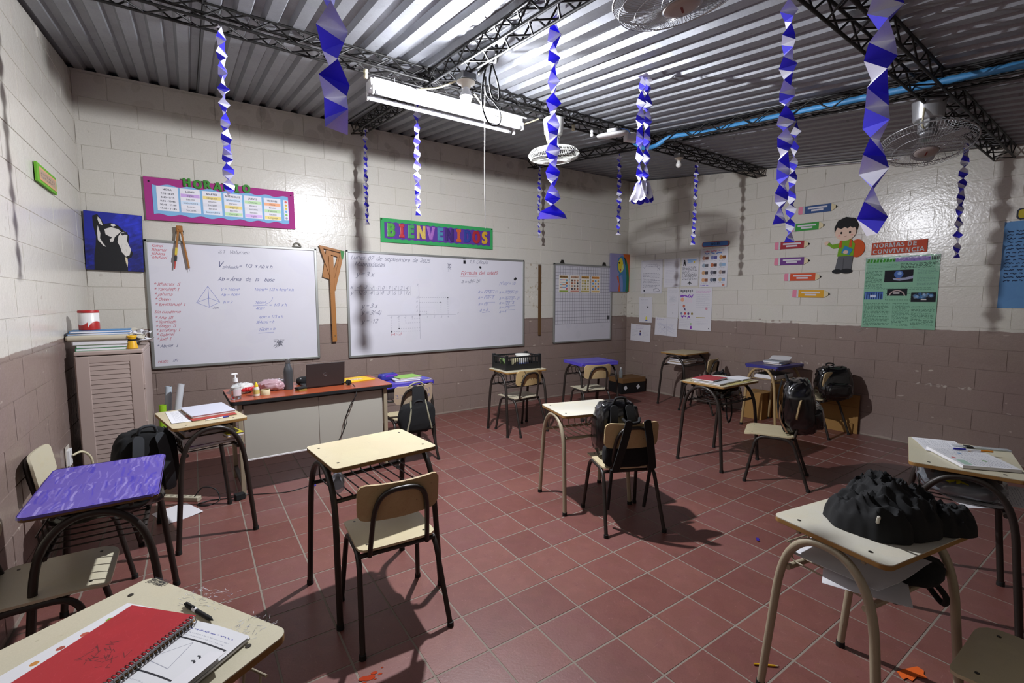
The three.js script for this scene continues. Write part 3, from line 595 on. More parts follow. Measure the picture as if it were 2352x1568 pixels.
whiteboard('long whiteboard with a line graph and square root exercises', 2.253, 4.783, 0.841, 2.092, (x, X, Y) => {
  hand(x, 'Lunes  07  de  septiembre  de  2025', X(0.016), Y(0.075), 42, GREY); hand(x, 'Matemáticas', X(0.033), Y(0.135), 42, GREY); hand(x, 'y = 3 x', X(0.04), Y(0.232), 48, GREY);
  ['-4', '-3', '-2', '-1', '0', '1', '2', '3', '4'].forEach((n, i) => { hand(x, n, X(0.04 + i * 0.03), Y(0.352), 36, GREY); hand(x, String(3 * +n), X(0.036 + i * 0.03), Y(0.405), 36, GREY); poly(x, [[X(0.065 + i * 0.03), Y(0.32)], [X(0.065 + i * 0.03), Y(0.41)]], null, GREY); });
  hand(x, 'x', X(0.012), Y(0.35), 34, GREY); hand(x, 'y', X(0.012), Y(0.405), 34, GREY); x.lineWidth = 2.5; poly(x, [[X(0.03), Y(0.365)], [X(0.3), Y(0.362)]], null, GREY);
  hand(x, 'y = 3 x', X(0.06), Y(0.535), 44, GREY); hand(x, 'y = 3(-4)', X(0.059), Y(0.597), 44, GREY); hand(x, 'y = -12', X(0.058), Y(0.682), 44, GREY);
  x.lineWidth = 2.5; const g = '#9a9aa8';
  poly(x, [[X(0.185), Y(0.609)], [X(0.56), Y(0.615)]], null, g); poly(x, [[X(0.351), Y(0.308)], [X(0.354), Y(0.857)]], null, g);
  const step = (u, v) => { x.setLineDash([10, 9]); poly(x, [[X(0.353), Y(v)], [X(u), Y(v)], [X(u), Y(0.612)]], null, g); x.setLineDash([]); };
  step(0.512, 0.434); step(0.472, 0.483); step(0.432, 0.53); step(0.392, 0.575); step(0.312, 0.65); step(0.278, 0.69); step(0.243, 0.745); step(0.203, 0.775);
  for (const [u, v] of [[0.512, 0.434], [0.472, 0.483], [0.353, 0.612], [0.243, 0.745], [0.203, 0.775]]) { x.fillStyle = '#34343e'; x.beginPath(); x.arc(X(u), Y(v), 5, 0, 7); x.fill(); }
  ['-4', '-3', '-2', '-1'].forEach((n, i) => hand(x, n, X(0.195 + i * 0.036), Y(0.64), 24, g)); ['1', '2', '3', '4'].forEach((n, i) => hand(x, n, X(0.388 + i * 0.04), Y(0.645), 24, g));
  ['12', '9', '6', '3'].forEach((n, i) => hand(x, n, X(0.333), Y(0.44 + i * 0.047), 24, g)); hand(x, 'y', X(0.34), Y(0.31), 28, g); hand(x, 'x', X(0.565), Y(0.61), 28, g);
  hand(x, '(-4,-12)', X(0.2), Y(0.81), 28, RED); hand(x, '1.5  Cálculo', X(0.64), Y(0.06), 38, GREY);
  hand(x, 'Fórmula  del  cateto', X(0.588), Y(0.192), 44, RED, -0.05); x.strokeStyle = RED; poly(x, [[X(0.588), Y(0.205)], [X(0.69), Y(0.198)]], null, RED);
  hand(x, 'a = √h²- b²', X(0.591), Y(0.28), 42, GREY, -0.04);
  const eq = (l, u, v0) => l.forEach(([n, v]) => { hand(x, n, X(u), Y(v), 36, '#8088b8'); poly(x, [[X(u + 0.045), Y(v - 0.032)], [X(u + 0.11), Y(v - 0.036)]], null, '#8088b8'); });
  hand(x, '(√10)² = 10', X(0.832), Y(0.285), 38, '#8088b8'); eq([['a = √√10² - 1²', 0.385], ['a = √10 - 1', 0.445], ['a = √9', 0.52]], 0.694); hand(x, 'a = 3', X(0.703), Y(0.588), 40, '#8088b8'); poly(x, [[X(0.72), Y(0.6)], [X(0.77), Y(0.592)]], null, '#5560a8');
  eq([['a = √√20² - 2²', 0.388], ['a = √(√20)² - 2²', 0.455], ['a = √20 - 4', 0.51], ['a = √16', 0.562], ['a = 4', 0.608]], 0.83);
  x.fillStyle = '#15161c'; x.fillRect(X(0.606), Y(0.03), 22, 30); x.fillRect(X(0.604), Y(0.012), 26, 7); for (const [u, v] of [[0.71, 0.1], [0.945, 0.21], [0.938, 0.222]]) { x.beginPath(); x.ellipse(X(u), Y(v), 12, 9, 0.7, 0, 7); x.fill(); }
  lines(x, X(0.515), Y(0.08), X(0.535), 5, 14, '#55566a', 4);
}, 1600, 792);
{ // squared board with four cards
  const x0 = 5.337, x1 = 6.591, y0 = 0.843, y1 = 2.074, w = x1 - x0, h = y1 - y0, t = hung('whiteboard', 'squared whiteboard with hanging lugs and four taped cards', 'whiteboard', onFront((x0 + x1) / 2, (y0 + y1) / 2, 0.006));
  const map = canvasTex(640, 628, (x, W, H) => { x.fillStyle = '#cccbd3'; x.fillRect(0, 0, W, H); x.strokeStyle = '#55555f'; x.lineWidth = 2; for (let i = 0; i <= 24; i++) poly(x, [[14 + i * 25.5, 14], [14 + i * 25.5, 480]], null, '#5c5c66'); for (let i = 0; i <= 18; i++) poly(x, [[14, 14 + i * 25.8], [626, 14 + i * 25.8]], null, '#5c5c66'); x.fillStyle = '#33333a'; x.fillRect(594, 420, 30, 34); blotch(x, W, H, 14, ['#b9b8c2'], 10, 50, 0.2); });
  mesh('panel', plate(w - 0.02, h - 0.02, 0.012, { nx: 2, ny: 2 }).translate(0, 0, 0.006), phys(0xffffff, 0.35, { map, clearcoat: 0.4, clearcoatRoughness: 0.15 }), t);
  for (const s of [-1, 1]) { mesh('frame_rail', box(w, 0.026, 0.022, 0, s * (h / 2 - 0.013), 0.01, 0.004), M.alu, t); mesh('frame_stile', box(0.026, h, 0.022, s * (w / 2 - 0.013), 0, 0.01, 0.004), M.alu, t); mesh('lug', ext([[-0.045, 0], [0.045, 0], [0.02, 0.055], [-0.02, 0.055]], 0.006, 0.001).translate(s * 0.45 + 0.0, h / 2, 0), std(0x35332f, 0.5, { metalness: 0.6 }), t); }
  const kinds = [['striped lined card taped on squared board', 0], ['card of small portraits taped on squared board', 1], ['olive illustrated card taped on squared board', 2], ['orange and blue illustrated card taped on squared board', 3]];
  kinds.forEach(([l, k]) => {
    const m = canvasTex(160, 200, (x, W, H) => {
      x.fillStyle = '#e9e4da'; x.fillRect(0, 0, W, H);
      text(x, '', 0, 0, 10, '#000'); x.fillStyle = ['#8a6a3a', '#c9a58e', '#b5843a', '#d08a3c'][k]; x.fillRect(12, 8, 130, 26); lines(x, 20, 22, 130, 1, 10, '#5a4326', 5);
      for (let r = 0; r < 4; r++) for (let c = 0; c < 3; c++) { x.fillStyle = [['#4a86c8', '#c85a64', '#5aa0c0', '#b5662e'], ['#6a4a3a', '#a05a40', '#c08a6a', '#3d3d46'], ['#a89a50', '#c7a94a', '#8d8a46', '#b8b07a'], ['#d98a3a', '#4a8fd0', '#d8a24a', '#5e7fb8']][k][(r + c) % 4]; k === 0 && c < 2 ? x.fillRect(14 + c * 40, 52 + r * 28, 62, 7) : (x.beginPath(), x.ellipse(34 + c * 46, 60 + r * 32, 15, 12, 0, 0, 7), x.fill()); }
      x.fillStyle = ['#8aa040', '#c98a7a', '#b9a860', '#d9b46a'][k]; x.fillRect(8, 176, 140, 16);
    });
    const c = single('card', plate(0.2, 0.27, 0.002, { nx: 4, ny: 4, bend: (a, b) => 0.15 * a * a }), print(m), l, 'card', 'cards on the squared board'); c.position.set(5.535 + k * 0.225, 1.765, 0.024);
  });
}
{ // timetable board HORARIO
  const x0 = 0.45, x1 = 1.728, y0 = 2.275, y1 = 2.668, w = x1 - x0, h = y1 - y0, t = hung('timetable_board', 'magenta timetable board with green glitter HORARIO letters', 'notice board', onFront((x0 + x1) / 2, (y0 + y1) / 2, 0.02), 0.012);
  mesh('backing', box(w, h, 0.012, 0, 0, 0, 0.002), std(0xa1307d, 0.8), t);
  const wavy = (W, H, amp, n) => { const p = [], K = n * 8; for (let i = 0; i <= K; i++) p.push([-W / 2 + W * i / K, -H / 2 + amp * Math.sin(i / K * n * 2 * PI)]); for (let i = 0; i <= K; i++) p.push([W / 2 - W * i / K, H / 2 + amp * Math.sin(i / K * n * 2 * PI)]); return p; };
  mesh('scalloped_panel', ext(wavy(w - 0.12, h - 0.12, 0.009, 7), 0.003).translate(0.0, -0.005, 0.006), std(0x7fb0d8, 0.8), t);
  const rows = [['HORA', ['7:15 - 8:45', '8:45 - 9:15', '9:15 - 10:45', '10:45 - 11:00', '11:00 - 11:45'], []], ['LUNES', ['Inglés', 'Receso', 'Matemática', 'Receso', 'Sociales'], ['#c9a8e0', 0, '#cfe0f2', 0, '#dcdce4']], ['MARTES', ['Lenguaje', 'Receso', 'Sociales', 'Receso', 'Matemática'], ['#ecd98a', 0, '#dcdce4', 0, '#cfe0f2']], ['MIÉRCOLES', ['Matemática', 'Receso', 'Lenguaje', 'Receso', 'Ciencias'], ['#cfe0f2', 0, '#ecd98a', 0, '#bfe0b0']], ['JUEVES', ['Ciencias', 'Receso', 'Sociales', 'Receso', 'Inglés'], ['#bfe0b0', 0, '#dcdce4', 0, '#d9b8ea']], ['VIERNES', ['Física', 'Receso', 'Ciencias', 'Receso', 'Lenguaje'], ['#f0b088', 0, '#bfe0b0', 0, '#ecd98a']]];
  rows.forEach(([head, list, tint], i) => {
    const m = canvasTex(180, 250, (x, W, H) => { x.fillStyle = '#e4e3ea'; x.fillRect(0, 0, W, H); text(x, head, W / 2, 40, 27, '#2a2a33', { weight: 'bold', align: 'center' }); list.forEach((s, k) => { if (tint[k]) { x.fillStyle = tint[k]; x.fillRect(4, 54 + k * 38, W - 8, 34); } text(x, s, W / 2, 81 + k * 38, i ? 25 : 24, '#33343f', { align: 'center', weight: i ? '' : 'bold' }); }); });
    mesh('day_sheet', plate(i ? 0.158 : 0.165, 0.225, 0.001, { nx: 1, ny: 1 }).translate(-0.465 + i * 0.178, 0.008 - i * 0.003, 0.0105), print(m), t);
  });
  const strip = canvasTex(40, 220, (x, W, H) => { x.fillStyle = '#e4e3ea'; x.fillRect(0, 0, W, H); ['#d86a6a', '#d8b04a', '#d8c04a', '#6aa8d8', '#8ac06a', '#9a9ab0'].forEach((c, i) => { x.fillStyle = c; x.beginPath(); x.ellipse(20, 22 + i * 35, 11, 12, 0, 0, 7); x.fill(); }); });
  mesh('side_strip', plate(0.045, 0.21, 0.001, { nx: 1, ny: 1 }).translate(0.555, -0.005, 0.0105), print(strip), t);
  letters('HORARIO', 0.072, [0x2e8a1c], t, null, (m, i) => { m.position.set(-0.305 + i * 0.083, h / 2 - 0.055 - (i % 2) * 0.008, 0.009); m.rotation.z = [0.03, -0.05, 0.04, -0.03, 0.02, 0.06, -0.04][i]; });
  for (const x of [-w / 2 + 0.04, w / 2 - 0.03]) mesh('pin', cyl(0.007, 0.007, 0.005, 0, 0, 0, 10).rotateX(PI / 2).translate(x, h / 2 - 0.04, 0.008), M.black, t);
}
{ // BIENVENIDOS sign
  const x0 = 2.67, x1 = 4.245, y0 = 2.213, y1 = 2.498, w = x1 - x0, h = y1 - y0, t = hung('welcome_sign', 'green sign with wavy purple panel and coloured glitter BIENVENIDOS letters', 'sign', onFront((x0 + x1) / 2, (y0 + y1) / 2, 0.016));
  mesh('backing', box(w, h, 0.01, 0, 0, 0, 0.002), std(0x2f9a55, 0.8), t);
  const p = [], K = 160; const f = (i) => 0.005 * Math.sin(i / K * 2 * PI * 18); for (let i = 0; i <= K; i++) p.push([-w / 2 + 0.045 + (w - 0.09) * i / K, -h / 2 + 0.045 + f(i)]); for (let i = 0; i <= K; i++) p.push([w / 2 - 0.045 - (w - 0.09) * i / K, h / 2 - 0.045 + f(i)]);
  mesh('scalloped_panel', ext(p, 0.003).translate(0, 0, 0.005), std(0x55308c, 0.8), t);
  letters('BIENVENIDOS', 0.13, [0x3fa02c, 0xc0282e, 0x3f9a58, 0xd8bb5a, 0xa86abf, 0x4a8fae, 0x3a1d70, 0xcf5f28, 0x2a3f9a, 0xb02838, 0xd9ac2c], t, null, (m, i) => { m.position.set(-0.66 + i * 0.1325 + (i > 1 ? -0.012 : 0), -0.068, 0.0095); m.scale.set(0.95, 1.14, 1); });
  for (const x of [-w / 2 + 0.015, w / 2 - 0.02]) mesh('pin', cyl(0.006, 0.006, 0.005, 0, 0, 0, 10).rotateX(PI / 2).translate(x, h / 2 - 0.015, 0.007), M.black, t);
}
{ // paintings
  const t = hung('canvas_painting', 'canvas painting of a black and white dog looking up on blue', 'painting', onFront(0.212, 2.045, 0.02), -0.025);
  const m = canvasTex(420, 520, (x, W, H) => {
    x.fillStyle = '#1a2390'; x.fillRect(0, 0, W, H); for (let i = 0; i < 500; i++) { const u = rnd() * W, v = rnd() * H; x.globalAlpha = 0.16; x.fillStyle = v > H * (0.35 + 0.35 * rnd()) ? '#0a0e30' : u > W * 0.5 && v < H * 0.5 ? '#2a3ad8' : '#1c279c'; x.beginPath(); x.ellipse(u, v, rr(14, 44), rr(8, 20), -0.5, 0, 7); x.fill(); } x.globalAlpha = 1;
    const K = '#0b0b10', W1 = '#d8d4cd', G = '#8d8a88';
    poly(x, [[60, 40], [95, 22], [120, 60], [140, 105], [190, 90], [235, 102], [270, 140], [300, 165], [318, 190], [312, 300], [345, 350], [330, 392], [300, 410], [302, 520], [60, 520], [62, 400], [75, 300], [80, 220], [62, 120]], K);
    poly(x, [[98, 42], [120, 70], [132, 118], [108, 108], [96, 70]], W1); poly(x, [[96, 120], [112, 190], [108, 235], [130, 280], [150, 310], [128, 300], [92, 250], [88, 170]], W1);
    poly(x, [[190, 98], [214, 96], [228, 110], [206, 122], [188, 114]], W1); poly(x, [[142, 150], [190, 128], [240, 140], [262, 160], [236, 190], [214, 216], [200, 260], [180, 262], [176, 238], [196, 222], [168, 208], [148, 196]], W1);
    poly(x, [[262, 168], [296, 160], [308, 190], [302, 240], [330, 320], [318, 372], [290, 388], [262, 350], [250, 300], [232, 260], [240, 205]], W1); poly(x, [[258, 178], [290, 164], [298, 180], [270, 196]], '#2a2730'); poly(x, [[284, 164], [306, 160], [310, 188], [292, 186]], '#17151b');
    poly(x, [[282, 390], [300, 398], [304, 440], [298, 486], [288, 440]], '#e0d3b0'); x.globalAlpha = 0.4; for (let i = 0; i < 60; i++) { x.strokeStyle = i % 2 ? G : W1; x.lineWidth = 1.5; const px = rr(80, 300), py = rr(240, 480); poly(x, [[px, py], [px + rr(-8, 12), py + rr(10, 28)]], null, i % 2 ? '#3a3a44' : '#26262e'); } x.globalAlpha = 1;
  });
  mesh('canvas', box(0.405, 0.515, 0.03, 0, 0, 0, 0.003), std(0x11142e, 0.8), t); mesh('picture', plate(0.402, 0.512, 0.001, { nx: 1, ny: 1 }).translate(0, 0, 0.0155), print(m, 0.6), t);
  const v = hung('canvas_painting', 'canvas painting of a veiled woman with yellow face', 'painting', onFront(6.775, 1.97, 0.025), 0.0);
  const n = canvasTex(360, 500, (x, W, H) => {
    x.fillStyle = '#8a85b0'; x.fillRect(0, 0, W, H); poly(x, [[215, 0], [360, 0], [360, 500], [280, 500], [300, 380], [300, 200], [250, 60]], '#c65f22');
    poly(x, [[110, 140], [130, 60], [190, 25], [240, 40], [275, 110], [300, 210], [325, 330], [320, 500], [180, 500], [160, 420], [125, 330], [150, 260], [115, 220]], '#3f7aa8'); poly(x, [[240, 45], [282, 80], [318, 190], [335, 320], [330, 500], [270, 500], [286, 300], [262, 150]], '#1d7048'); poly(x, [[225, 30], [262, 60], [275, 120], [262, 150], [250, 80]], '#0d2a22');
    poly(x, [[128, 110], [165, 55], [200, 60], [215, 110], [225, 170], [210, 230], [170, 250], [140, 220], [125, 170]], '#d3c22e'); poly(x, [[200, 150], [225, 130], [232, 190], [205, 240], [180, 235]], '#c9d78a'); poly(x, [[125, 118], [150, 108], [172, 116], [150, 134]], '#14110e'); x.fillStyle = '#b8501e'; x.beginPath(); x.ellipse(172, 212, 14, 13, 0, 0, 7); x.fill();
    poly(x, [[108, 290], [140, 300], [165, 420], [180, 500], [130, 500], [150, 400], [118, 340]], '#c7562a'); poly(x, [[160, 300], [205, 270], [225, 400], [220, 500], [185, 500]], '#7a8ac0'); x.lineWidth = 3; poly(x, [[190, 280], [210, 380], [205, 500]], null, '#4a5a98');
  });
  mesh('canvas', box(0.475, 0.63, 0.036, 0, 0, 0, 0.003), std(0x7d7a98, 0.8), v); mesh('picture', plate(0.472, 0.627, 0.001, { nx: 1, ny: 1 }).translate(0, 0, 0.0185), print(n, 0.6), v);
}
// wooden drawing instruments
M.wood = std(0xa9783a, 0.55, { map: canvasTex(128, 256, (x, w, h) => { x.fillStyle = '#e8d6b4'; x.fillRect(0, 0, w, h); for (let i = 0; i < 90; i++) { x.globalAlpha = 0.15; x.strokeStyle = i % 2 ? '#b98f58' : '#fff0d8'; x.beginPath(); const px = rnd() * w; x.moveTo(px, 0); x.bezierCurveTo(px + rr(-6, 6), h * 0.3, px + rr(-6, 6), h * 0.6, px + rr(-4, 4), h); x.stroke(); } x.globalAlpha = 1; }, { repeat: [6, 2] }) });
{
  const t = hung('board_compass', 'wooden blackboard compass hanging over the whiteboard edge', 'compass', onFront(0.7, 2.2, 0.045));
  mesh('hinge', [box(0.05, 0.06, 0.02, 0, 0, 0, 0.006), cyl(0.012, 0.012, 0.03, 0, 0, 0, 14).rotateX(PI / 2)], M.wood, t);
  const leg = (s, n) => at(box(0.017, n, 0.014, 0, -n / 2, 0, 0.004), s * 0.012, -0.015, 0, 0, 0, s * 0.125);
  const l = mesh('arm', leg(-1, 0.25), M.wood, t), r = mesh('arm', leg(1, 0.36), M.wood, t);
  mesh('marker_clamp', at(box(0.024, 0.05, 0.024, 0, -0.27, 0, 0.004), -0.012, -0.015, 0, 0, 0, -0.125), std(0x2a2a28, 0.5), l); mesh('marker', at(cyl(0.009, 0.005, 0.12, 0, -0.31, 0, 10), -0.012, -0.015, 0, 0, 0, -0.125), std(0xb0392f, 0.5), l); mesh('wrapping', at(box(0.02, 0.07, 0.018, 0, -0.2, 0, 0.003), -0.012, -0.015, 0, 0, 0, -0.125), std(0xc9b23c, 0.6), l);
  mesh('point', at(cyl(0.003, 0.0005, 0.03, 0, -0.375, 0, 8), 0.012, -0.015, 0, 0, 0, 0.125), M.steel, r); mesh('hook', sweep(curve([[-0.03, -0.05, -0.03], [-0.03, -0.03, -0.01], [0, 0.03, -0.005], [0.03, -0.03, -0.01], [0.03, -0.05, -0.03]], 12), 0.003, 5), M.black, t);
}
{
  const holed = (o, i) => { const s = new THREE.Shape(o.map(([a, b]) => new THREE.Vector2(a, b))); s.holes.push(new THREE.Path(i.map(([a, b]) => new THREE.Vector2(a, b)))); return s; };
  const t = hung('set_square', 'long narrow wooden set square hanging between the whiteboards', 'set square', onFront(2.09, 2.06, 0.03));
  mesh('triangle', ext(holed([[-0.13, 0.07], [0.145, 0.015], [0.03, -0.44]], [[-0.085, 0.035], [0.1, 0.0], [0.03, -0.29]]), 0.006, 0.001), M.wood, t); mesh('painted_corner', ext([[0.145, 0.015], [0.1, 0.022], [0.11, -0.08], [0.125, -0.08]], 0.001).translate(0, 0, 0.0075), std(0x3e7d45, 0.7), t);
  const u = hung('set_square', 'wooden set square with square hole hanging behind the ruler', 'set square', onFront(2.09, 1.98, 0.02));
  mesh('triangle', ext(holed([[-0.1, -0.2], [0.02, -0.24], [0.13, 0.06], [-0.05, 0.1]], [[-0.03, -0.16], [0.01, -0.17], [0.07, 0.03], [0.0, 0.05]]), 0.005, 0.001), M.wood, u);
  const r = hung('board_ruler', 'wooden metre ruler hanging below set squares between whiteboards', 'ruler', onFront(2.09, 1.53, 0.04), 0.012);
  mesh('stick', box(0.05, 0.97, 0.008, 0, 0, 0, 0.002), M.wood, r); mesh('hole', cyl(0.009, 0.009, 0.0095, 0, 0, 0, 12).rotateX(PI / 2).translate(0.006, -0.42, 0), M.plyDark, r);
  mesh('marks', Array.from({ length: 45 }, (_, i) => box(i % 5 ? 0.007 : 0.012, 0.0012, 0.0003, -0.024 + (i % 5 ? 0.0035 : 0.006), -0.46 + i * 0.0208, 0.0042)), std(0x3a2a18, 0.8), r);
  const q = hung('board_ruler', 'dark brown wooden ruler hanging beside the squared board', 'ruler', onFront(5.073, 1.512, 0.012)); mesh('stick', box(0.05, 1.06, 0.01, 0, 0, 0, 0.002), std(0x5d4224, 0.6), q); mesh('nail', cyl(0.006, 0.006, 0.01, 0, 0, 0, 8).rotateX(PI / 2).translate(0, 0.51, 0.008), M.steel, q);
}
{ // hook and small marks above boards
  const t = hung('wall_hook', 'grey metal hook on wall above whiteboard', 'hook', onFront(1.74, 2.1, 0.01)); mesh('ring', new THREE.TorusGeometry(0.035, 0.009, 8, 18, PI), std(0x6d6a60, 0.5, { metalness: 0.4 }), t); mesh('plate', box(0.09, 0.012, 0.012, 0, 0, 0, 0.003), std(0x6d6a60, 0.5), t);
}
// ------------------------------------------------------------------ right wall: papers, pencils, boy, posters
function sheet(label, z0, z1, y0, y1, tilt, W, H, draw, { name = 'paper_sheet', cat = 'paper', group, d = 0.004, curl = 0.12, rough = 0.85 } = {}) {
  const t = hung(name, label, cat, onRight((z0 + z1) / 2, (y0 + y1) / 2, d), tilt, group), w = z1 - z0, h = y1 - y0;
  const m = canvasTex(W, H, (x) => { x.fillStyle = '#d3d2d8'; x.fillRect(0, 0, W, H); draw(x, W, H); });
  mesh('sheet', plate(w, h, 0.001, { nx: 6, ny: 6, bend: (a, b) => curl * (b / h) ** 2 * 0.02 + 0.004 * Math.abs(a / w) * (b < 0 ? 1 : 0.2) }), print(m, rough), t);
  for (const s of [-1, 1]) mesh('tape', box(0.03, 0.012, 0.0006, s * (w / 2 - 0.02), h / 2, 0.006), M.paper, t);
  return t;
}
const GP = 'papers taped in the corner of the right wall';
sheet('typed page with tick mark and sketches taped near corner', 0.305, 0.736, 1.616, 2.158, 0, 300, 380, (x, W, H) => { x.strokeStyle = '#8a8a96'; x.lineWidth = 2; x.strokeRect(8, 8, W - 16, H - 16); text(x, '✓', 30, 90, 60, '#5a5f80'); poly(x, [[30, 70], [45, 90], [80, 50]], null, '#5a5f80'); lines(x, 90, 50, 240, 2, 20, '#8a8aa0', 3); x.strokeStyle = '#77778a'; x.beginPath(); x.arc(245, 80, 18, 0, 7); x.stroke(); poly(x, [[230, 120], [245, 98], [262, 120]], null, '#77778a'); lines(x, 26, 150, 276, 10, 17, '#55566a', 3); poly(x, [[180, 330], [240, 318], [270, 350], [190, 360], [180, 330]], null, '#3a3a48'); x.fillStyle = '#3a3a48'; x.beginPath(); x.ellipse(50, 345, 10, 12, 0, 0, 7); x.fill(); }, { group: GP });
sheet('faint lined page taped beside the typed tick mark page', 0.765, 1.06, 1.712, 2.152, 0, 220, 330, (x, W, H) => { lines(x, 26, 40, 190, 15, 18, '#b4b2c2', 2); }, { group: GP });
sheet('page with aeroplane and standing figure below the wall streamer', 1.088, 1.378, 1.727, 2.142, 0, 240, 340, (x, W, H) => { x.fillStyle = '#17171c'; x.beginPath(); x.arc(40, 28, 9, 0, 7); x.fill(); poly(x, [[28, 38], [52, 38], [58, 92], [48, 92], [42, 66], [34, 92], [22, 92]], '#17171c'); x.fillStyle = '#8fb4e0'; x.fillRect(80, 18, 130, 16); x.fillRect(86, 42, 70, 14); x.fillStyle = '#d8c04a'; x.fillRect(168, 42, 20, 20); lines(x, 14, 108, 226, 11, 15, '#2e2e38', 4); poly(x, [[118, 278], [124, 278], [126, 296], [150, 308], [150, 314], [126, 308], [124, 322], [130, 328], [112, 328], [118, 322], [116, 308], [92, 314], [92, 308], [116, 296]], '#15151a'); }, { group: GP });
sheet('narrow note page with small yellow drawing at its foot', 0.28, 0.548, 1.14, 1.556, 0.01, 200, 310, (x, W, H) => { lines(x, 30, 26, 140, 2, 16, '#9a9aa8', 3); lines(x, 24, 60, 130, 11, 17, '#c0c0cc', 2); x.fillStyle = '#26262c'; x.fillRect(128, 110, 16, 22); poly(x, [[100, 250], [116, 230], [130, 250], [126, 280], [104, 280]], '#d8cf5a'); x.fillStyle = '#4a5a98'; x.fillRect(100, 276, 32, 14); }, { group: GP });
sheet('narrow pencilled page taped above the folded white sheet', 0.84, 1.052, 1.238, 1.7, 0, 160, 330, (x, W, H) => { lines(x, 14, 24, 146, 3, 14, '#a8aab4', 2); for (let i = 0; i < 40; i++) poly(x, [[rr(16, 140), rr(80, 160)], [rr(16, 140), rr(80, 160)]], null, '#c2c4cc'); poly(x, [[50, 190], [110, 182]], null, '#c88a98'); x.fillStyle = '#8a8c9a'; x.fillRect(80, 270, 8, 14); }, { group: GP });
sheet('white sheet with purple headings and doodles taped over paint line', 1.062, 1.615, 1.062, 1.69, 0, 420, 470, (x, W, H) => {
  x.fillStyle = '#6a6a72'; for (let i = 0; i < 7; i++) x.fillRect(16 + i * 24, 14 + (i % 2) * 6, 16, 26); x.fillStyle = '#8a48c0'; lines(x, 14, 78, 190, 2, 16, '#8040b8', 11, true); x.fillStyle = '#e0a88a'; x.beginPath(); x.arc(44, 128, 24, 0, 7); x.fill(); lines(x, 80, 118, 180, 4, 14, '#e0b0c8', 3);
  x.fillStyle = '#c07058'; x.beginPath(); x.arc(66, 200, 16, 0, 7); x.fill(); poly(x, [[60, 216], [84, 222], [92, 252], [78, 250]], '#5a4a70'); [['#7a80a0', 36], ['#c84a48', 84], ['#5a3a78', 128], ['#8a7a40', 176]].forEach(([c, px]) => { x.fillStyle = c; x.beginPath(); x.ellipse(px, 286, 13, 15, 0, 0, 7); x.fill(); });
  lines(x, 40, 322, 160, 1, 10, '#7a3ab0', 12); lines(x, 14, 350, 170, 5, 20, '#a8a8b8', 2); lines(x, 222, 20, 400, 3, 14, '#c88ac0', 3); lines(x, 226, 70, 396, 8, 20, '#a0a0b2', 2); x.fillStyle = '#c890a0'; x.beginPath(); x.arc(356, 226, 14, 0, 7); x.fill(); x.fillStyle = '#b0a050'; x.fillRect(232, 322, 110, 8); lines(x, 226, 350, 390, 4, 18, '#b0b0be', 2); x.fillStyle = '#80b060'; x.beginPath(); x.arc(166, 400, 9, 0, 7); x.fill(); x.fillStyle = '#8a3ab0'; x.fillRect(156, 424, 22, 34); x.fillStyle = '#33333a'; x.fillRect(386, 438, 12, 12);
}, { group: GP });
sheet('drawing of a small figure taped low on taupe paint', 0.107, 0.529, 0.821, 1.103, -0.02, 280, 190, (x, W, H) => { lines(x, 80, 18, 190, 3, 14, '#b0a0c0', 3); lines(x, 20, 70, 110, 5, 16, '#a8a8b6', 2); lines(x, 180, 70, 260, 5, 16, '#b0b0be', 2); x.fillStyle = '#5a3430'; x.beginPath(); x.arc(138, 78, 10, 0, 7); x.fill(); x.fillStyle = '#3c3c78'; x.fillRect(128, 92, 20, 34); }, { group: GP });
sheet('folded white sheet taped crooked below paint line', 0.618, 1.042, 0.946, 1.231, -0.03, 280, 190, (x, W, H) => { lines(x, 20, 20, 110, 1, 14, '#9a8ab8', 4); for (let i = 0; i < 26; i++) poly(x, [[rr(20, 250), rr(50, 170)], [rr(20, 250), rr(50, 170)]], null, '#c4c4d0'); x.fillStyle = '#6a5a58'; x.fillRect(122, 96, 10, 12); poly(x, [[150, 0], [150, 190]], null, '#b4b4c0'); }, { group: GP });
sheet('poster of twelve small pictures below the INGLÉS label', 1.403, 1.834, 1.702, 2.25, 0, 360, 460, (x, W, H) => { lines(x, 50, 30, 310, 1, 10, '#c8788a', 9); lines(x, 70, 54, 290, 1, 10, '#5a80c8', 10); const cs = ['#b88a78', '#7a80b0', '#c08850', '#90a0b0', '#b06848', '#98a8b8', '#c09870', '#6a6a78', '#a89890', '#d0a078', '#707888', '#c0b090'], ds = ['#6a4440', '#5a5a98', '#7a4a2a', '#5a5a62', '#4a3838', '#88a8c8', '#4a4448', '#3a3a42', '#54505a', '#8a5a48', '#3c4450', '#8aa0c0']; for (let i = 0; i < 12; i++) { const px = 24 + (i % 3) * 112, py = 84 + Math.floor(i / 3) * 88; x.fillStyle = cs[i]; x.beginPath(); x.ellipse(px + 24, py + 24, 22, 24, 0, 0, 7); x.fill(); x.fillStyle = ds[i]; x.fillRect(px + 44, py + 8, 42, 36); lines(x, px, py + 62, px + 84, 1, 8, '#9a9aa6', 3); } lines(x, 20, 440, 130, 1, 8, '#7a6ac0', 7); x.fillStyle = '#c07a68'; x.fillRect(300, 424, 30, 26); }, { name: 'poster', cat: 'poster' });
{
  const t = hung('label_plaque', 'blue rounded INGLÉS label with red rim', 'label', onRight(1.636, 2.312, 0.008), -0.03);
  mesh('rim', ext(roundRect(0.42, 0.076, 0.03), 0.005), std(0x9a4a44, 0.7), t); mesh('face', ext(roundRect(0.4, 0.058, 0.024), 0.006), std(0x3f6fb0, 0.7), t); mesh('lettering', new TextGeometry('INGLÉS', { font, size: 0.03, depth: 0.001, curveSegments: 3 }).translate(-0.075, -0.014, 0.006), std(0x20304c, 0.8), t);
}
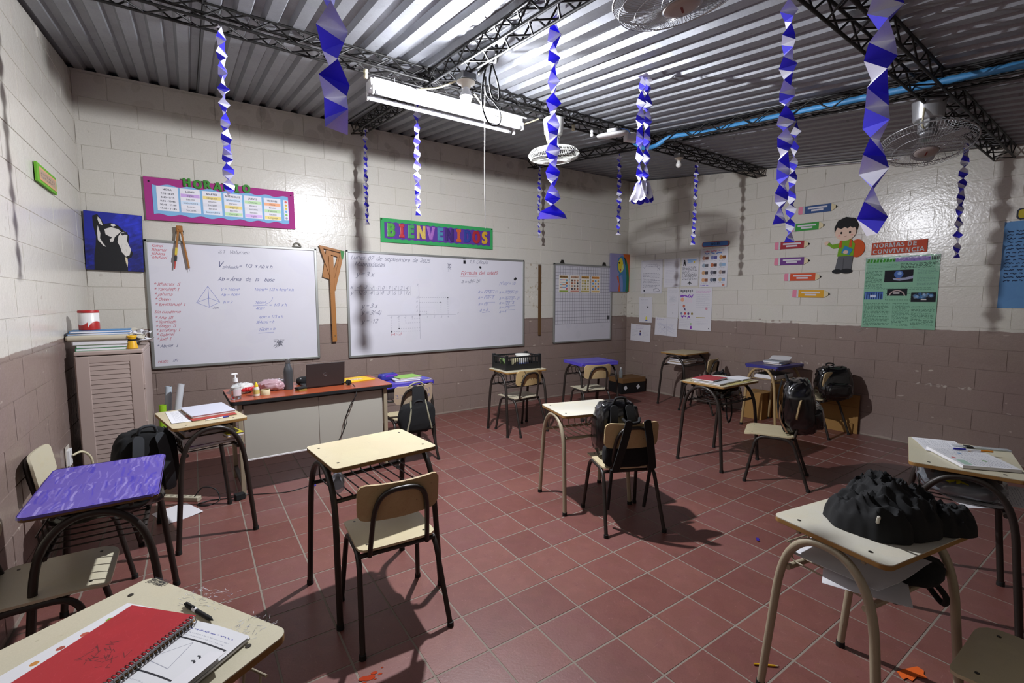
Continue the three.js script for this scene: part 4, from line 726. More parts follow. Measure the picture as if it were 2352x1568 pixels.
const pencils = [[2.732, 3.156, 2.6, 0x28497e, 'dark blue'], [2.637, 3.036, 2.404, 0x2f8f37, 'green'], [2.467, 2.884, 2.2, 0x9a2430, 'red'], [2.473, 2.894, 2.0, 0x64307e, 'purple'], [2.605, 3.03, 1.8, 0xc94a20, 'orange'], [2.713, 3.133, 1.594, 0xd19a1c, 'yellow']];
M.pink = std(0xd77f98, 0.7); M.foil = std(0xc6c8cc, 0.25, { metalness: 0.7 }); M.nakedWood = std(0xd3c6a0, 0.8);
for (const [z0, z1, y, c, n] of pencils) {
  const L = z1 - z0, h = 0.09, t = hung('paper_pencil', `large ${n} pencil cutout with pink eraser on wall`, 'wall decoration', onRight((z0 + z1) / 2, y, 0.006), -0.02, 'pencil cutouts around the boy cutout');
  mesh('eraser', ext(roundRect(0.05, h, 0.012), 0.004).translate(-L / 2 + 0.025, 0, 0), M.pink, t); mesh('ferrule', ext([[-L / 2 + 0.05, -h / 2 - 0.002], [-L / 2 + 0.072, -h / 2 - 0.002], [-L / 2 + 0.072, h / 2 + 0.002], [-L / 2 + 0.05, h / 2 + 0.002]], 0.005), M.foil, t);
  mesh('barrel', ext([[-L / 2 + 0.072, -h / 2], [L / 2 - 0.065, -h / 2], [L / 2 - 0.065, h / 2], [-L / 2 + 0.072, h / 2]], 0.004), std(c, 0.7), t); mesh('sharpened_end', ext([[L / 2 - 0.065, -h / 2], [L / 2 - 0.012, -0.012], [L / 2 - 0.012, 0.012], [L / 2 - 0.065, h / 2]], 0.004), M.nakedWood, t); mesh('lead', ext([[L / 2 - 0.018, -0.016], [L / 2, 0], [L / 2 - 0.018, 0.016]], 0.0045), M.black, t);
  mesh('caption', [box(0.21, 0.02, 0.001, 0.0, 0.016, 0.0047), box(0.13, 0.02, 0.001, 0.0, -0.012, 0.0047)], std(0xcfccd2, 0.85), t);
}
{ // boy with a backpack, foam cutout
  const t = hung('boy_cutout', 'foam cutout of a boy with orange backpack holding a blue book', 'wall decoration', onRight(3.255, 1.83, 0.006));
  const P = (name, pts, z, c) => mesh(name, ext(pts, 0.004).translate(0, 0, z), std(c, 0.8), t), ell = (cx, cy, a, b, n = 20) => Array.from({ length: n }, (_, i) => [cx + a * Math.cos(i / n * 2 * PI), cy + b * Math.sin(i / n * 2 * PI)]);
  P('backpack', ell(0.12, 0.27, 0.075, 0.1), 0, 0xc8511e);
  P('trousers', [[-0.09, 0.03], [0.075, 0.03], [0.09, 0.2], [-0.06, 0.2]], 0.001, 0x5b5c60); mesh('trouser_seam', box(0.004, 0.13, 0.001, -0.005, 0.1, 0.0055), std(0x3d3e42, 0.9), t);
  P('shoe', ell(-0.065, 0.02, 0.05, 0.026), 0.003, 0x15161a); P('shoe', ell(0.03, 0.02, 0.06, 0.028), 0.004, 0x15161a);
  P('shirt', [[-0.07, 0.19], [0.09, 0.19], [0.1, 0.32], [0.06, 0.375], [-0.02, 0.375], [-0.06, 0.34], [-0.13, 0.33], [-0.165, 0.36], [-0.18, 0.335], [-0.12, 0.285], [-0.06, 0.29]], 0.003, 0x6fa01e);
  for (const x of [-0.045, 0.055]) P('backpack_strap', [[x - 0.014, 0.29], [x + 0.014, 0.29], [x + 0.016, 0.37], [x - 0.006, 0.37]], 0.006, 0xc8511e);
  P('book', [[-0.03, 0.23], [0.05, 0.2], [0.085, 0.26], [0.0, 0.31]], 0.007, 0x2c7fae); P('hand', ell(0.015, 0.235, 0.026, 0.02), 0.009, 0xd9b9a4); P('hand', ell(-0.185, 0.352, 0.028, 0.024), 0.001, 0xd9b9a4);
  P('face', ell(0.0, 0.46, 0.105, 0.095), 0.005, 0xe0c2ae);
  P('hair', [[-0.11, 0.46], [-0.115, 0.52], [-0.08, 0.6], [0, 0.632], [0.09, 0.605], [0.122, 0.53], [0.11, 0.47], [0.09, 0.51], [0.07, 0.5], [0.045, 0.52], [0.02, 0.5], [-0.01, 0.52], [-0.045, 0.5], [-0.085, 0.52]], 0.007, 0x121214);
  P('eye', ell(-0.04, 0.455, 0.011, 0.014, 10), 0.0068, 0x1c1412); P('eye', ell(0.045, 0.455, 0.011, 0.014, 10), 0.0068, 0x1c1412); P('cheek', ell(-0.06, 0.425, 0.014, 0.009, 10), 0.0062, 0xe0a498); P('cheek', ell(0.065, 0.425, 0.014, 0.009, 10), 0.0062, 0xe0a498); P('mouth', [[-0.015, 0.418], [0.0, 0.408], [0.018, 0.418], [0.0, 0.413]], 0.0066, 0x8a4a40);
}
{
  const t = hung('rules_sign', 'orange red sign with silver glitter NORMAS DE CONVIVENCIA lettering', 'sign', onRight(3.752, 2.077, 0.007), 0.0);
  mesh('backing', box(0.475, 0.128, 0.005, 0, 0, 0, 0.001), std(0xb8401e, 0.7), t);
  const sg = glitter(0xc4c6ca);
  const ln = (s, y, sz, w) => { const g = new TextGeometry(s, { font, size: sz, depth: 0.003, curveSegments: 3 }); g.computeBoundingBox(); const k = w / (g.boundingBox.max.x - g.boundingBox.min.x); g.scale(k, 1, 1).translate(-0.225, y, 0.0025); mesh('lettering', g, sg, t); };
  ln('NORMAS DE', 0.008, 0.045, 0.37); ln('CONVIVENCIA', -0.055, 0.045, 0.44);
}
{
  const t = sheet('large green poster with four dark pictures sealed in clear tape', 3.468, 4.1, 1.218, 1.984, 0, 700, 850, (x, W, H) => {
    x.fillStyle = '#86b79a'; x.fillRect(0, 0, W, H); blotch(x, W, H, 30, ['#7dae92', '#90c0a4'], 20, 90, 0.2);
    for (let i = 0; i < 9; i++) { x.fillStyle = i % 2 ? '#3f9a2c' : '#2f7a22'; poly(x, [[14 + i * 32, 62], [24 + i * 32, 16], [44 + i * 32, 20], [36 + i * 32, 64]], x.fillStyle); } x.fillStyle = '#8a78b0'; x.fillRect(296, 14, 320, 52); for (let i = 0; i < 26; i++) { x.fillStyle = i % 2 ? '#6a4aa8' : '#a898c8'; x.fillRect(rr(300, 600), rr(16, 52), rr(8, 30), rr(6, 14)); } for (let i = 0; i < 5; i++) { x.fillStyle = '#22282a'; x.fillRect(626 + i * 14, 18, 8, 46); }
    const tc = '#2f5244'; lines(x, 18, 96, 330, 3, 17, '#5f8a76', 3); lines(x, 350, 92, 690, 4, 16, '#22382e', 5); lines(x, 14, 172, 190, 13, 16, tc, 4); lines(x, 510, 164, 690, 12, 16, '#5a7a78', 3); lines(x, 14, 372, 690, 2, 17, '#4f7668', 4); lines(x, 230, 436, 360, 1, 16, tc, 4);
    lines(x, 14, 556, 280, 17, 16, tc, 4); lines(x, 300, 556, 470, 17, 16, '#3f6656', 4); lines(x, 480, 590, 690, 14, 16, tc, 4); x.setLineDash([16, 8]); x.lineWidth = 4; x.strokeStyle = tc; x.strokeRect(226, 440, 240, 74); x.setLineDash([]);
    const pic = (px, py, w, h, f) => { x.fillStyle = '#14161f'; x.fillRect(px, py, w, h); x.save(); x.beginPath(); x.rect(px, py, w, h); x.clip(); f(px, py, w, h); x.restore(); };
    pic(200, 162, 272, 140, (a, b, w, h) => { x.fillStyle = '#4a6cae'; x.beginPath(); x.arc(a + w / 2, b + 50, 44, 0, 7); x.fill(); x.fillStyle = '#8fb0dc'; x.beginPath(); x.arc(a + w / 2 + 8, b + 40, 20, 0, 7); x.fill(); poly(x, [[a + 80, b + 96], [a + 200, b + 90], [a + 272, b + 70], [a + 272, b + 104], [a + 150, b + 126], [a + 96, b + 118]], '#9aa0b8'); x.fillStyle = '#d87a5a'; x.fillRect(a + 118, b + 94, 32, 8); });
    pic(8, 412, 190, 96, (a, b, w, h) => { x.fillStyle = '#3a5a9c'; x.fillRect(a, b, w, h); for (let i = 0; i < 16; i++) { x.fillStyle = i % 2 ? '#6a8cc8' : '#1d2a52'; x.fillRect(a + i * 12, b + rr(0, 40), 7, h); } x.fillStyle = '#c8d4e8'; x.fillRect(a + 60, b + 40, 60, 30); });
    pic(236, 382, 192, 82, (a, b, w, h) => { x.strokeStyle = '#b8a4a0'; x.lineWidth = 12; x.beginPath(); x.arc(a + w / 2, b + h + 12, 74, PI, 2 * PI); x.stroke(); x.fillStyle = '#c0b8b8'; x.fillRect(a + 60, b + 40, 60, 20); });
    pic(466, 426, 222, 110, (a, b, w, h) => { for (let i = 0; i < 60; i++) { x.globalAlpha = 0.35; x.fillStyle = i % 3 ? '#4a8ac8' : '#bcd8ee'; x.beginPath(); x.arc(a + w / 2 + rr(-80, 80), b + 44 + rr(-30, 24), rr(4, 18), 0, 7); x.fill(); } x.globalAlpha = 1; x.fillStyle = '#d8d2cc'; x.fillRect(a + 90, b + 76, 50, 12); });
  }, { name: 'poster', cat: 'poster', curl: 0.3, d: 0.006 });
  const film = phys(0xffffff, 0.12, { transmission: 1, thickness: 0, bumpMap: bumpFolds, bumpScale: 0.01 });
  for (const [x, y, w, h, r] of [[0, 0.375, 0.66, 0.045, 0], [-0.31, 0.3, 0.05, 0.16, 0], [0.31, 0.31, 0.05, 0.2, 0], [-0.3, -0.39, 0.12, 0.03, 0.7], [0.2, -0.39, 0.14, 0.025, -0.5]]) mesh('clear_tape', plate(w, h, 0.0006, { nx: 8, ny: 4, bend: (a, b) => 0.002 * Math.sin(a * 90 + b * 60) }).rotateZ(r).translate(x, y, 0.012), film, t);
}
sheet('light blue handwritten poster at the end of the wall', 4.53, 5.13, 1.448, 2.236, 0, 400, 520, (x, W, H) => { x.fillStyle = '#5f8dbd'; x.fillRect(0, 0, W, H); blotch(x, W, H, 26, ['#5784b4', '#6a98c6'], 20, 70, 0.3); lines(x, 18, 60, 380, 15, 21, '#1d2c48', 5); }, { name: 'poster', cat: 'poster', curl: 0.3 });
{ const t = hung('label_plaque', 'yellow rounded label with dark blue rim above blue poster', 'label', onRight(4.78, 2.296, 0.007)); mesh('rim', ext(roundRect(0.36, 0.1, 0.03), 0.004), std(0x1c2438, 0.7), t); mesh('face', ext(roundRect(0.335, 0.076, 0.024), 0.006), std(0xb9a41c, 0.7), t); }
// left wall
{ const t = hung('label_plaque', 'small lime green sign with orange inner panel on left wall', 'sign', onLeft(1.262, 2.318, 0.012)); mesh('backing', box(0.5, 0.118, 0.014, 0, 0, 0, 0.002), std(0x63a423, 0.7), t); const m = canvasTex(300, 64, (x, W, H) => { x.fillStyle = '#c79a72'; x.fillRect(0, 0, W, H); x.fillStyle = '#a9927c'; x.fillRect(14, 10, W - 28, H - 20); lines(x, 24, 26, 276, 2, 16, '#7d6a60', 6); }); mesh('face', plate(0.43, 0.08, 0.002, { nx: 1, ny: 1 }).translate(0.01, 0, 0.008), print(m), t);
  const r = hung('label_plaque', 'red paper edge pinned on left wall', 'sign', onLeft(2.62, 2.42, 0.008)); mesh('face', box(0.5, 0.16, 0.003, 0, 0, 0), std(0xa81f2e, 0.75), r);
  const s = hung('outlet_box', 'white electrical outlet box low on left wall', 'outlet', onLeft(1.3, 0.45, 0.012)); mesh('plate', box(0.08, 0.11, 0.02, 0, 0, 0, 0.004), M.white, s); mesh('mortar_patch', box(0.12, 0.16, 0.004, 0, 0, -0.008, 0.0015), std(0xb9b2a6, 0.9), s);
  cable('cable', 'cream cable curving from outlet behind the cabinet', [[0.03, 0.46, 1.3], [0.07, 0.47, 1.27], [0.11, 0.42, 1.24], [0.12, 0.3, 1.22], [0.13, 0.15, 1.21], [0.15, 0.012, 1.2]], 0.008, M.wireCream, 24);
}
// ------------------------------------------------------------------ pupils' desks and chairs
const laminate = (base, marks) => std(0xffffff, 0.38, { map: canvasTex(384, 384, (x, w, h) => { x.fillStyle = base; x.fillRect(0, 0, w, h); blotch(x, w, h, 40, ['#d3c7a2', '#bdb08a', '#cbbf9b'], 10, 60, 0.12); blotch(x, w, h, 30, ['#8d8468', '#a1977b'], 1, 3, 0.4); x.globalAlpha = 0.35; for (let i = 0; i < marks; i++) { const px = rnd() * w, py = rnd() * h; poly(x, [[px, py], [px + rr(-40, 40), py + rr(-40, 40)]], null, i % 3 ? '#a99f80' : '#7d7a78'); } x.globalAlpha = 1; grain(x, w, h, 7); }, { repeat: [1.6, 1.6] }) });
const LAM = { clean: laminate('#c4bda4', 12), pale: laminate('#c4c0b2', 8), warm: laminate('#bfb290', 16), worn: laminate('#bdb190', 60) };
const purpleWrap = (base, hi) => phys(0xffffff, 0.38, { clearcoat: 0.25, clearcoatRoughness: 0.3, bumpMap: bumpFolds, bumpScale: 0.003, map: canvasTex(384, 384, (x, w, h) => { x.fillStyle = base; x.fillRect(0, 0, w, h); for (let i = 0; i < 260; i++) { x.globalAlpha = rr(0.25, 0.8); x.strokeStyle = hi[i % hi.length]; x.lineWidth = rr(1, 7); const px = rnd() * w, py = rnd() * h; x.beginPath(); x.moveTo(px, py); x.bezierCurveTo(px + rr(10, 40), py + rr(-8, 8), px + rr(20, 60), py + rr(-10, 10), px + rr(50, 110), py + rr(-14, 14)); x.stroke(); } x.globalAlpha = 1; }, { repeat: [1.7, 1.7] }) });
const wrapLeft = purpleWrap('#5646a4', ['#8d82c6', '#9a90cc', '#2a1ca4', '#3a2cb0', '#8478c0']), wrapFar = purpleWrap('#4338a8', ['#7a70b8', '#2c20b0', '#6a60a8']), wrapBlue = purpleWrap('#2e2c7a', ['#4a4a8c', '#1d1c70', '#3c3c80']);
function desk(label, [x, z], deg, { h = 0.74, w = 0.55, d = 0.42, top = LAM.clean, frame = M.frameDark, edge = M.ply, bolts = true, wrap = false, drop = 1, group = 'pupil desks in the classroom' }) {
  const t = thing('school_desk', label, 'desk', [x, 0, z], deg * PI / 180, group);
  mesh('table_top', slab(w, d, 0.003, 0.03, h - 0.003), top, t);
  mesh('edge_core', slab(w, d, 0.017, 0.03, h - 0.02, 0.002), wrap && drop > 0.5 ? top : edge, t);
  if (wrap) {                                                          // the wrapping folds down over the edge
    const pts = roundRect(w + 0.006, d + 0.006, 0.03).getPoints(6), p = [], uv = [], idx = [], n = pts.length;
    pts.forEach((q, i) => { const dr = 0.004 + drop * (0.026 + 0.012 * Math.sin(i * 1.9) + 0.01 * Math.sin(i * 0.7)); p.push(q.x, h + 0.001, q.y, q.x * 1.006, h - dr, q.y * 1.006); uv.push(i * 0.03, 1, i * 0.03, 0.95); if (i < n - 1) idx.push(i * 2, i * 2 + 1, i * 2 + 2, i * 2 + 2, i * 2 + 1, i * 2 + 3); });
    const g = new THREE.BufferGeometry(); g.setAttribute('position', new THREE.Float32BufferAttribute(p, 3)); g.setAttribute('uv', new THREE.Float32BufferAttribute(uv, 2)); g.setIndex(idx); g.computeVertexNormals();
    top.side = THREE.DoubleSide; mesh('wrapped_edge', g, top, t);
  }
  if (bolts && !wrap) for (const sx of [-1, 1]) for (const sz of [-1, 1]) mesh('bolt', cyl(0.0065, 0.0065, 0.002, sx * (w / 2 - 0.045), h + 0.0005, sz * (d / 2 - 0.075), 12), M.bolt, t);
  const r = 0.0145, yt = h - 0.02 - r, f = d / 2 + 0.012, X = w / 2 - 0.012;
  for (const s of [-1, 1]) {
    const fr = mesh('leg_frame', sweep(fillet([V(s * (X + 0.012), 0.012, -f), V(s * X, yt - 0.12, -f + 0.05), V(s * X, yt, -0.07), V(s * X, yt, 0.07), V(s * X, yt - 0.12, f - 0.05), V(s * (X + 0.012), 0.012, f)], [0, 0.14, 0.08, 0.08, 0.14, 0], 7), r, 12), frame, t);
    for (const q of [-1, 1]) mesh('foot_cap', cyl(r * 1.15, r * 1.2, 0.024, s * (X + 0.012), 0.012, q * f, 14), M.rubber, fr);
  }
  const ys = h - 0.18, zs = f - 0.075;
  mesh('cross_rail', bar(V(-X, ys, zs), V(X, ys, zs), 0.011), frame, t); mesh('cross_rail', bar(V(-X, ys, -zs), V(X, ys, -zs), 0.011), frame, t);
  mesh('top_rail', box(w - 0.05, 0.022, 0.014, 0, h - 0.031, -d * 0.28, 0.003), frame, t); mesh('top_rail', box(w - 0.05, 0.022, 0.014, 0, h - 0.031, d * 0.28, 0.003), frame, t);
  const n = 9;
  for (let i = 0; i < n; i++) { const px = -X + 0.04 + i * (2 * X - 0.08) / (n - 1); mesh('basket_rod', sweep(fillet([V(px, ys + 0.012, zs + 0.012), V(px, ys + 0.012, -zs - 0.01), V(px, ys + 0.085, -zs - 0.02)], 0.02, 3), 0.0035, 6), frame, t); }
  mesh('basket_rim', bar(V(-X + 0.02, ys + 0.085, -zs - 0.02), V(X - 0.02, ys + 0.085, -zs - 0.02), 0.0035, 6), frame, t);
  t.userData.shelf = ys + 0.016; t.userData.h = h;
  return t;
}
function chair(label, [x, z], deg, { seat = LAM.warm, back, frame = M.frameDark, group = 'pupil chairs in the classroom', writing } = {}) {
  const t = thing('school_chair', label, 'chair', [x, 0, z], deg * PI / 180, group);
  const sh = 0.42, r = 0.0125;
  const dish = (a, b) => (b > 0.1 ? -2.2 * (b - 0.1) ** 2 : 0) - 0.1 * (a * a < 0.0121 ? 0.0121 - a * a : 0);
  mesh('seat', plate(0.365, 0.37, 0.011, { r: 0.045, nx: 10, ny: 12, bend: dish }).rotateX(-PI / 2).translate(0, sh - 0.006, -0.065), seat, t);
  for (const sx of [-1, 1]) for (const sz of [-0.19, 0.07]) mesh('bolt', cyl(0.006, 0.006, 0.002, sx * 0.135, sh + (sz < 0 ? -0.0015 : 0.0), sz, 10), M.bolt, t);
  const lean = 0.14;
  const b = mesh('backrest', plate(0.375, 0.172, 0.011, { r: 0.035, nx: 12, ny: 8, bend: (a) => 0.9 * a * a }).rotateY(PI).rotateX(lean).translate(0, 0.642, 0.163), [back ?? seat], t); b.material = back ?? seat;
  const X = 0.178;
  for (const s of [-1, 1]) {
    const fr = mesh('leg_frame', sweep(fillet([V(s * (X + 0.024), 0.01, -0.226), V(s * X, sh - 0.024, -0.155), V(s * X, sh - 0.024, 0.1), V(s * (X + 0.024), 0.01, 0.228)], 0.075, 7), r, 10), frame, t);
    for (const q of [-0.227, 0.229]) mesh('foot_cap', cyl(r * 1.2, r * 1.25, 0.022, s * (X + 0.0245), 0.011, q, 12), M.rubber, fr);
    mesh('seat_bracket', box(0.02, 0.006, 0.2, s * 0.165, sh - 0.0145, -0.03), frame, t);
  }
  mesh('cross_bar', bar(V(-X, sh - 0.032, 0.1), V(X, sh - 0.032, 0.1), 0.0115), frame, t); mesh('cross_bar', bar(V(-X, sh - 0.03, -0.12), V(X, sh - 0.03, -0.12), 0.0105), frame, t);
  mesh('back_hoop', sweep(fillet([V(-0.135, sh - 0.035, 0.115), V(-0.12, 0.63, 0.168), V(-0.075, 0.7, 0.186), V(0.075, 0.7, 0.186), V(0.12, 0.63, 0.168), V(0.135, sh - 0.035, 0.115)], [0, 0.08, 0.06, 0.06, 0.08, 0], 6), 0.0115, 10), frame, t);
  return t;
}
const woodBack = std(0xffffff, 0.6, { map: canvasTex(256, 128, (x, w, h) => { x.fillStyle = '#b09a70'; x.fillRect(0, 0, w, h); blotch(x, w, h, 26, ['#a28a60', '#bca880'], 8, 40, 0.2); blotch(x, w, h, 34, ['#3a2a1c', '#5a4630'], 0.6, 2.4, 0.7); grain(x, w, h, 10); }) });
const inkBack = std(0xffffff, 0.6, { map: canvasTex(256, 128, (x, w, h) => { x.fillStyle = '#b59c6c'; x.fillRect(0, 0, w, h); blotch(x, w, h, 20, ['#a58a58'], 8, 30, 0.2); for (let i = 0; i < 16; i++) { x.lineWidth = 3; const px = rr(8, 240), py = rr(10, 110); poly(x, [[px, py], [px + rr(-14, 14), py + rr(-16, 16)], [px + rr(-14, 14), py + rr(-16, 16)]], null, '#2c2620'); } }) });
const signedBack = std(0xffffff, 0.6, { map: canvasTex(256, 128, (x, w, h) => { x.fillStyle = '#b9a58c'; x.fillRect(0, 0, w, h); for (const [s, px, py] of [['I C H', 12, 50], ['M A R', 12, 96], ['I C E', 180, 80]]) hand(x, s, px, py, 34, '#6d6c94'); }) });
for (const m of [woodBack, inkBack, signedBack]) m.map.wrapS = m.map.wrapT = THREE.RepeatWrapping;

const D = {}, C = {};
D.d1 = desk('scribbled desk holding a red spiral notebook over open workbook', [0.592, 4.31], -58, { h: 0.74, w: 0.55, d: 0.43, top: LAM.clean, frame: M.frameBeige });
D.d2 = desk('desk wrapped in crinkled violet plastic beside left wall', [0.397, 2.915], 90, { h: 0.73, w: 0.605, d: 0.42, top: wrapLeft, wrap: true, drop: 0.15, edge: M.plyDark });
D.d3 = desk('desk stacked with notebooks in front of the cabinet', [0.772, 1.925], 102, { h: 0.768, w: 0.57, d: 0.405, top: LAM.warm });
D.d4 = desk('empty dark framed desk with plastic bottle in its basket', [1.507, 3.205], 5.5, { h: 0.763, w: 0.54, d: 0.43, top: LAM.worn, edge: M.plyDark });
D.d5 = desk('violet covered desk beside the teacher desk holding a pencil case', [2.5, 1.06], 0, { h: 0.71, w: 0.52, d: 0.42, top: wrapFar, wrap: true });
D.d6 = desk('dark framed desk carrying a black plastic crate', [3.865, 1.17], -2, { h: 0.725, w: 0.55, d: 0.42, top: LAM.clean });
D.d7 = desk('violet wrapped desk near the corner below squared board', [5.05, 1.15], -8, { h: 0.73, w: 0.57, d: 0.45, top: wrapFar, wrap: true });
D.d8 = desk('bare beige framed desk with pale top beside wrapped backpack', [3.193, 3.022], -14, { h: 0.715, w: 0.54, d: 0.415, top: LAM.pale, frame: M.frameBeige });
D.d9 = desk('dark framed desk by right wall with books in its basket', [6.64, 1.43], 2, { h: 0.768, w: 0.57, d: 0.43, top: LAM.warm });
D.d10 = desk('dark framed desk covered by red notebook and white papers', [4.862, 3.095], 0, { h: 0.765, w: 0.595, d: 0.43, top: LAM.worn });
D.d11 = desk('tan framed desk with blue wrapped top by right wall', [6.53, 2.76], -4, { h: 0.757, w: 0.56, d: 0.4, top: wrapBlue, wrap: true, frame: M.frameTan });
D.d14 = desk('desk with an open workbook and yellow paper bag below', [3.96, 4.975], 15.8, { h: 0.74, w: 0.547, d: 0.41, top: LAM.clean });
D.d15 = desk('beige framed desk with a black jacket heaped on it', [2.78, 4.977], -9.6, { h: 0.715, w: 0.515, d: 0.39, top: LAM.pale, frame: M.frameBeige });
C.c1 = chair('chair standing against left wall behind the violet desk', [0.2, 2.2], -90, { seat: LAM.clean });
C.c2 = chair('chair with cream seat pushed under the violet desk', [0.186, 3.07], -90, { seat: LAM.clean });
C.c4 = chair('chair with speckled wooden back pushed to the empty dark desk', [1.507, 3.485], -3.5, { seat: LAM.warm, back: woodBack });
C.c5 = chair('chair with writing on its back and a black backpack hung on it', [2.44, 1.37], 0, { seat: LAM.warm, back: signedBack });
C.c6 = chair('chair with black marker scrawls on its back before crate desk', [3.88, 1.225], 5, { seat: LAM.clean, back: inkBack });
C.c7 = chair('chair with plain wooden back before the corner violet desk', [4.88, 1.345], -12, { seat: LAM.clean, back: woodBack });
C.c8 = chair('chair carrying a shiny wrapped backpack behind its wooden back', [3.173, 3.43], -24, { seat: LAM.warm, back: woodBack });
C.c9 = chair('chair with worn back standing behind books desk by right wall', [6.5, 1.82], 14, { seat: LAM.warm, back: woodBack });
C.c12 = chair('chair facing the red notebook desk with glossy black bag on back', [4.83, 3.66], 24.7, { seat: LAM.warm, back: woodBack });
C.c13 = chair('chair against right wall with glossy black bag, cardboard behind it', [6.66, 3.215], -6, { seat: LAM.warm, back: woodBack });
C.c16 = chair('chair with bare cream seat drawn up to the jacket desk', [2.79, 5.5], 0, { seat: LAM.worn });
// ------------------------------------------------------------------ louvred cabinet and what stands on it
{
  const x0 = 0.055, x1 = 0.442, z0 = 0.52, z1 = 1.17, H = 1.16, w = x1 - x0, d = z1 - z0, pm = std(0xa99890, 0.5);
  const t = thing('cabinet', 'pinkish plastic cabinet with louvred front near left wall', 'cabinet', [(x0 + x1) / 2, 0, (z0 + z1) / 2]);
  mesh('top_panel', box(w, 0.03, d, 0, H - 0.015, 0, 0.008), pm, t); mesh('side_panel', box(0.016, H - 0.04, d - 0.02, -w / 2 + 0.008, H / 2 - 0.01, 0, 0.003), pm, t); mesh('side_panel', box(0.016, H - 0.04, d - 0.02, w / 2 - 0.008, H / 2 - 0.01, 0, 0.003), pm, t); mesh('back_panel', box(w - 0.03, H - 0.05, 0.012, 0, H / 2 - 0.01, -d / 2 + 0.016), pm, t); mesh('base', box(w - 0.02, 0.05, d - 0.03, 0, 0.025, 0, 0.006), pm, t);
  const door = mesh('door', [box(0.075, H - 0.06, 0.022, -w / 2 + 0.045, H / 2 - 0.005, d / 2, 0.005), box(0.075, H - 0.06, 0.022, w / 2 - 0.045, H / 2 - 0.005, d / 2, 0.005), box(w - 0.02, 0.05, 0.021, 0, H - 0.06, d / 2, 0.005), box(w - 0.02, 0.06, 0.021, 0, 0.07, d / 2, 0.005), box(w - 0.06, H - 0.12, 0.006, 0, H / 2, d / 2 - 0.008)], pm, t);
  for (let i = 0; i < 29; i++) mesh('louvre', at(box(w - 0.155, 0.0325, 0.006, 0, 0, 0, 0.0015), 0, 0.12 + i * 0.034, d / 2 + 0.004, -0.1), pm, door);
  for (const y of [0.32, 0.6, 0.88]) mesh('hinge', box(0.012, 0.035, 0.03, w / 2 - 0.004, y, d / 2 - 0.004, 0.003), pm, t);
  const Y = H;
  const book = (label, x, y, z, bw, bh, bd, c, turn = 0, cat = 'book', group = 'books and folders stacked on the cabinet') => { const b = thing('book', label, cat, [x, y, z], turn, group); mesh('cover', [box(bw, 0.002, bd, 0, 0.001, 0), box(bw, 0.002, bd, 0, bh - 0.001, 0), box(0.003, bh, bd, -bw / 2 + 0.0015, bh / 2, 0)], std(c, 0.5), b); mesh('pages', box(bw - 0.006, bh - 0.004, bd - 0.006, 0.002, bh / 2, 0), M.paper, b); return b; };
  book('green folder lowest in the stack on cabinet', 0.205, Y, 0.99, 0.3, 0.02, 0.24, 0x2f8a5a, 0.03); book('dark green book low in the stack on cabinet', 0.21, Y + 0.02, 0.99, 0.3, 0.022, 0.23, 0x24621f, 0.0); book('grey folder middle of the stack on cabinet', 0.2, Y + 0.042, 0.985, 0.31, 0.028, 0.24, 0x9b948c, -0.04);
  { const r = thing('folder_roll', 'thick cream folded paper pad in the stack on cabinet', 'paper', [0.185, Y + 0.07, 0.98]); mesh('pad', [box(0.36, 0.042, 0.25, 0, 0.021, 0, 0.018)], std(0xb9b09c, 0.8), r); mesh('ruled_edge', box(0.03, 0.004, 0.25, 0.18, 0.01, 0), M.paper, r); }
  book('blue workbook near the top of stack on cabinet', 0.19, Y + 0.112, 0.98, 0.35, 0.016, 0.22, 0x3c78ae, 0.02); book('blue workbook topmost in stack under the tin', 0.195, Y + 0.128, 0.98, 0.34, 0.016, 0.22, 0x4a8ac0, 0.06);
  { const c = thing('tin_can', 'red and white tin can with red lid on stacked workbooks', 'tin', [0.125, Y + 0.144, 0.97]); const m = canvasTex(256, 128, (x, W, H) => { x.fillStyle = '#d8d6d3'; x.fillRect(0, 0, W, H); x.fillStyle = '#a82420'; x.beginPath(); x.moveTo(0, 60); x.bezierCurveTo(80, 30, 160, 70, W, 50); x.lineTo(W, H); x.lineTo(0, H); x.fill(); x.fillStyle = '#7a5a44'; x.beginPath(); x.ellipse(80, 92, 34, 26, 0, 0, 7); x.fill(); x.fillStyle = '#d8d0c8'; x.beginPath(); x.ellipse(96, 104, 14, 9, 0, 0, 7); x.fill(); lines(x, 130, 78, 200, 3, 12, '#d8b0a8', 3); }); m.wrapS = THREE.RepeatWrapping; m.repeat.set(2, 1);
    mesh('body', lathe([[0.001, 0], [0.058, 0], [0.06, 0.004], [0.06, 0.13], [0.001, 0.13]], 32), std(0xffffff, 0.35, { map: m }), c); mesh('lid', lathe([[0.001, 0.146], [0.058, 0.146], [0.062, 0.142], [0.062, 0.128], [0.059, 0.128]], 32), std(0xa81d20, 0.4), c); }
  { const c = thing('tape_dispenser', 'yellow waisted tape holder with black band on cabinet', 'dispenser', [0.375, Y, 1.09]); mesh('body', lathe([[0.001, 0], [0.034, 0], [0.036, 0.006], [0.024, 0.055], [0.02, 0.07], [0.03, 0.09], [0.032, 0.1], [0.001, 0.1]], 24), std(0xd6a312, 0.45), c); mesh('band', cyl(0.0225, 0.023, 0.012, 0, 0.066, 0), M.black, c); }
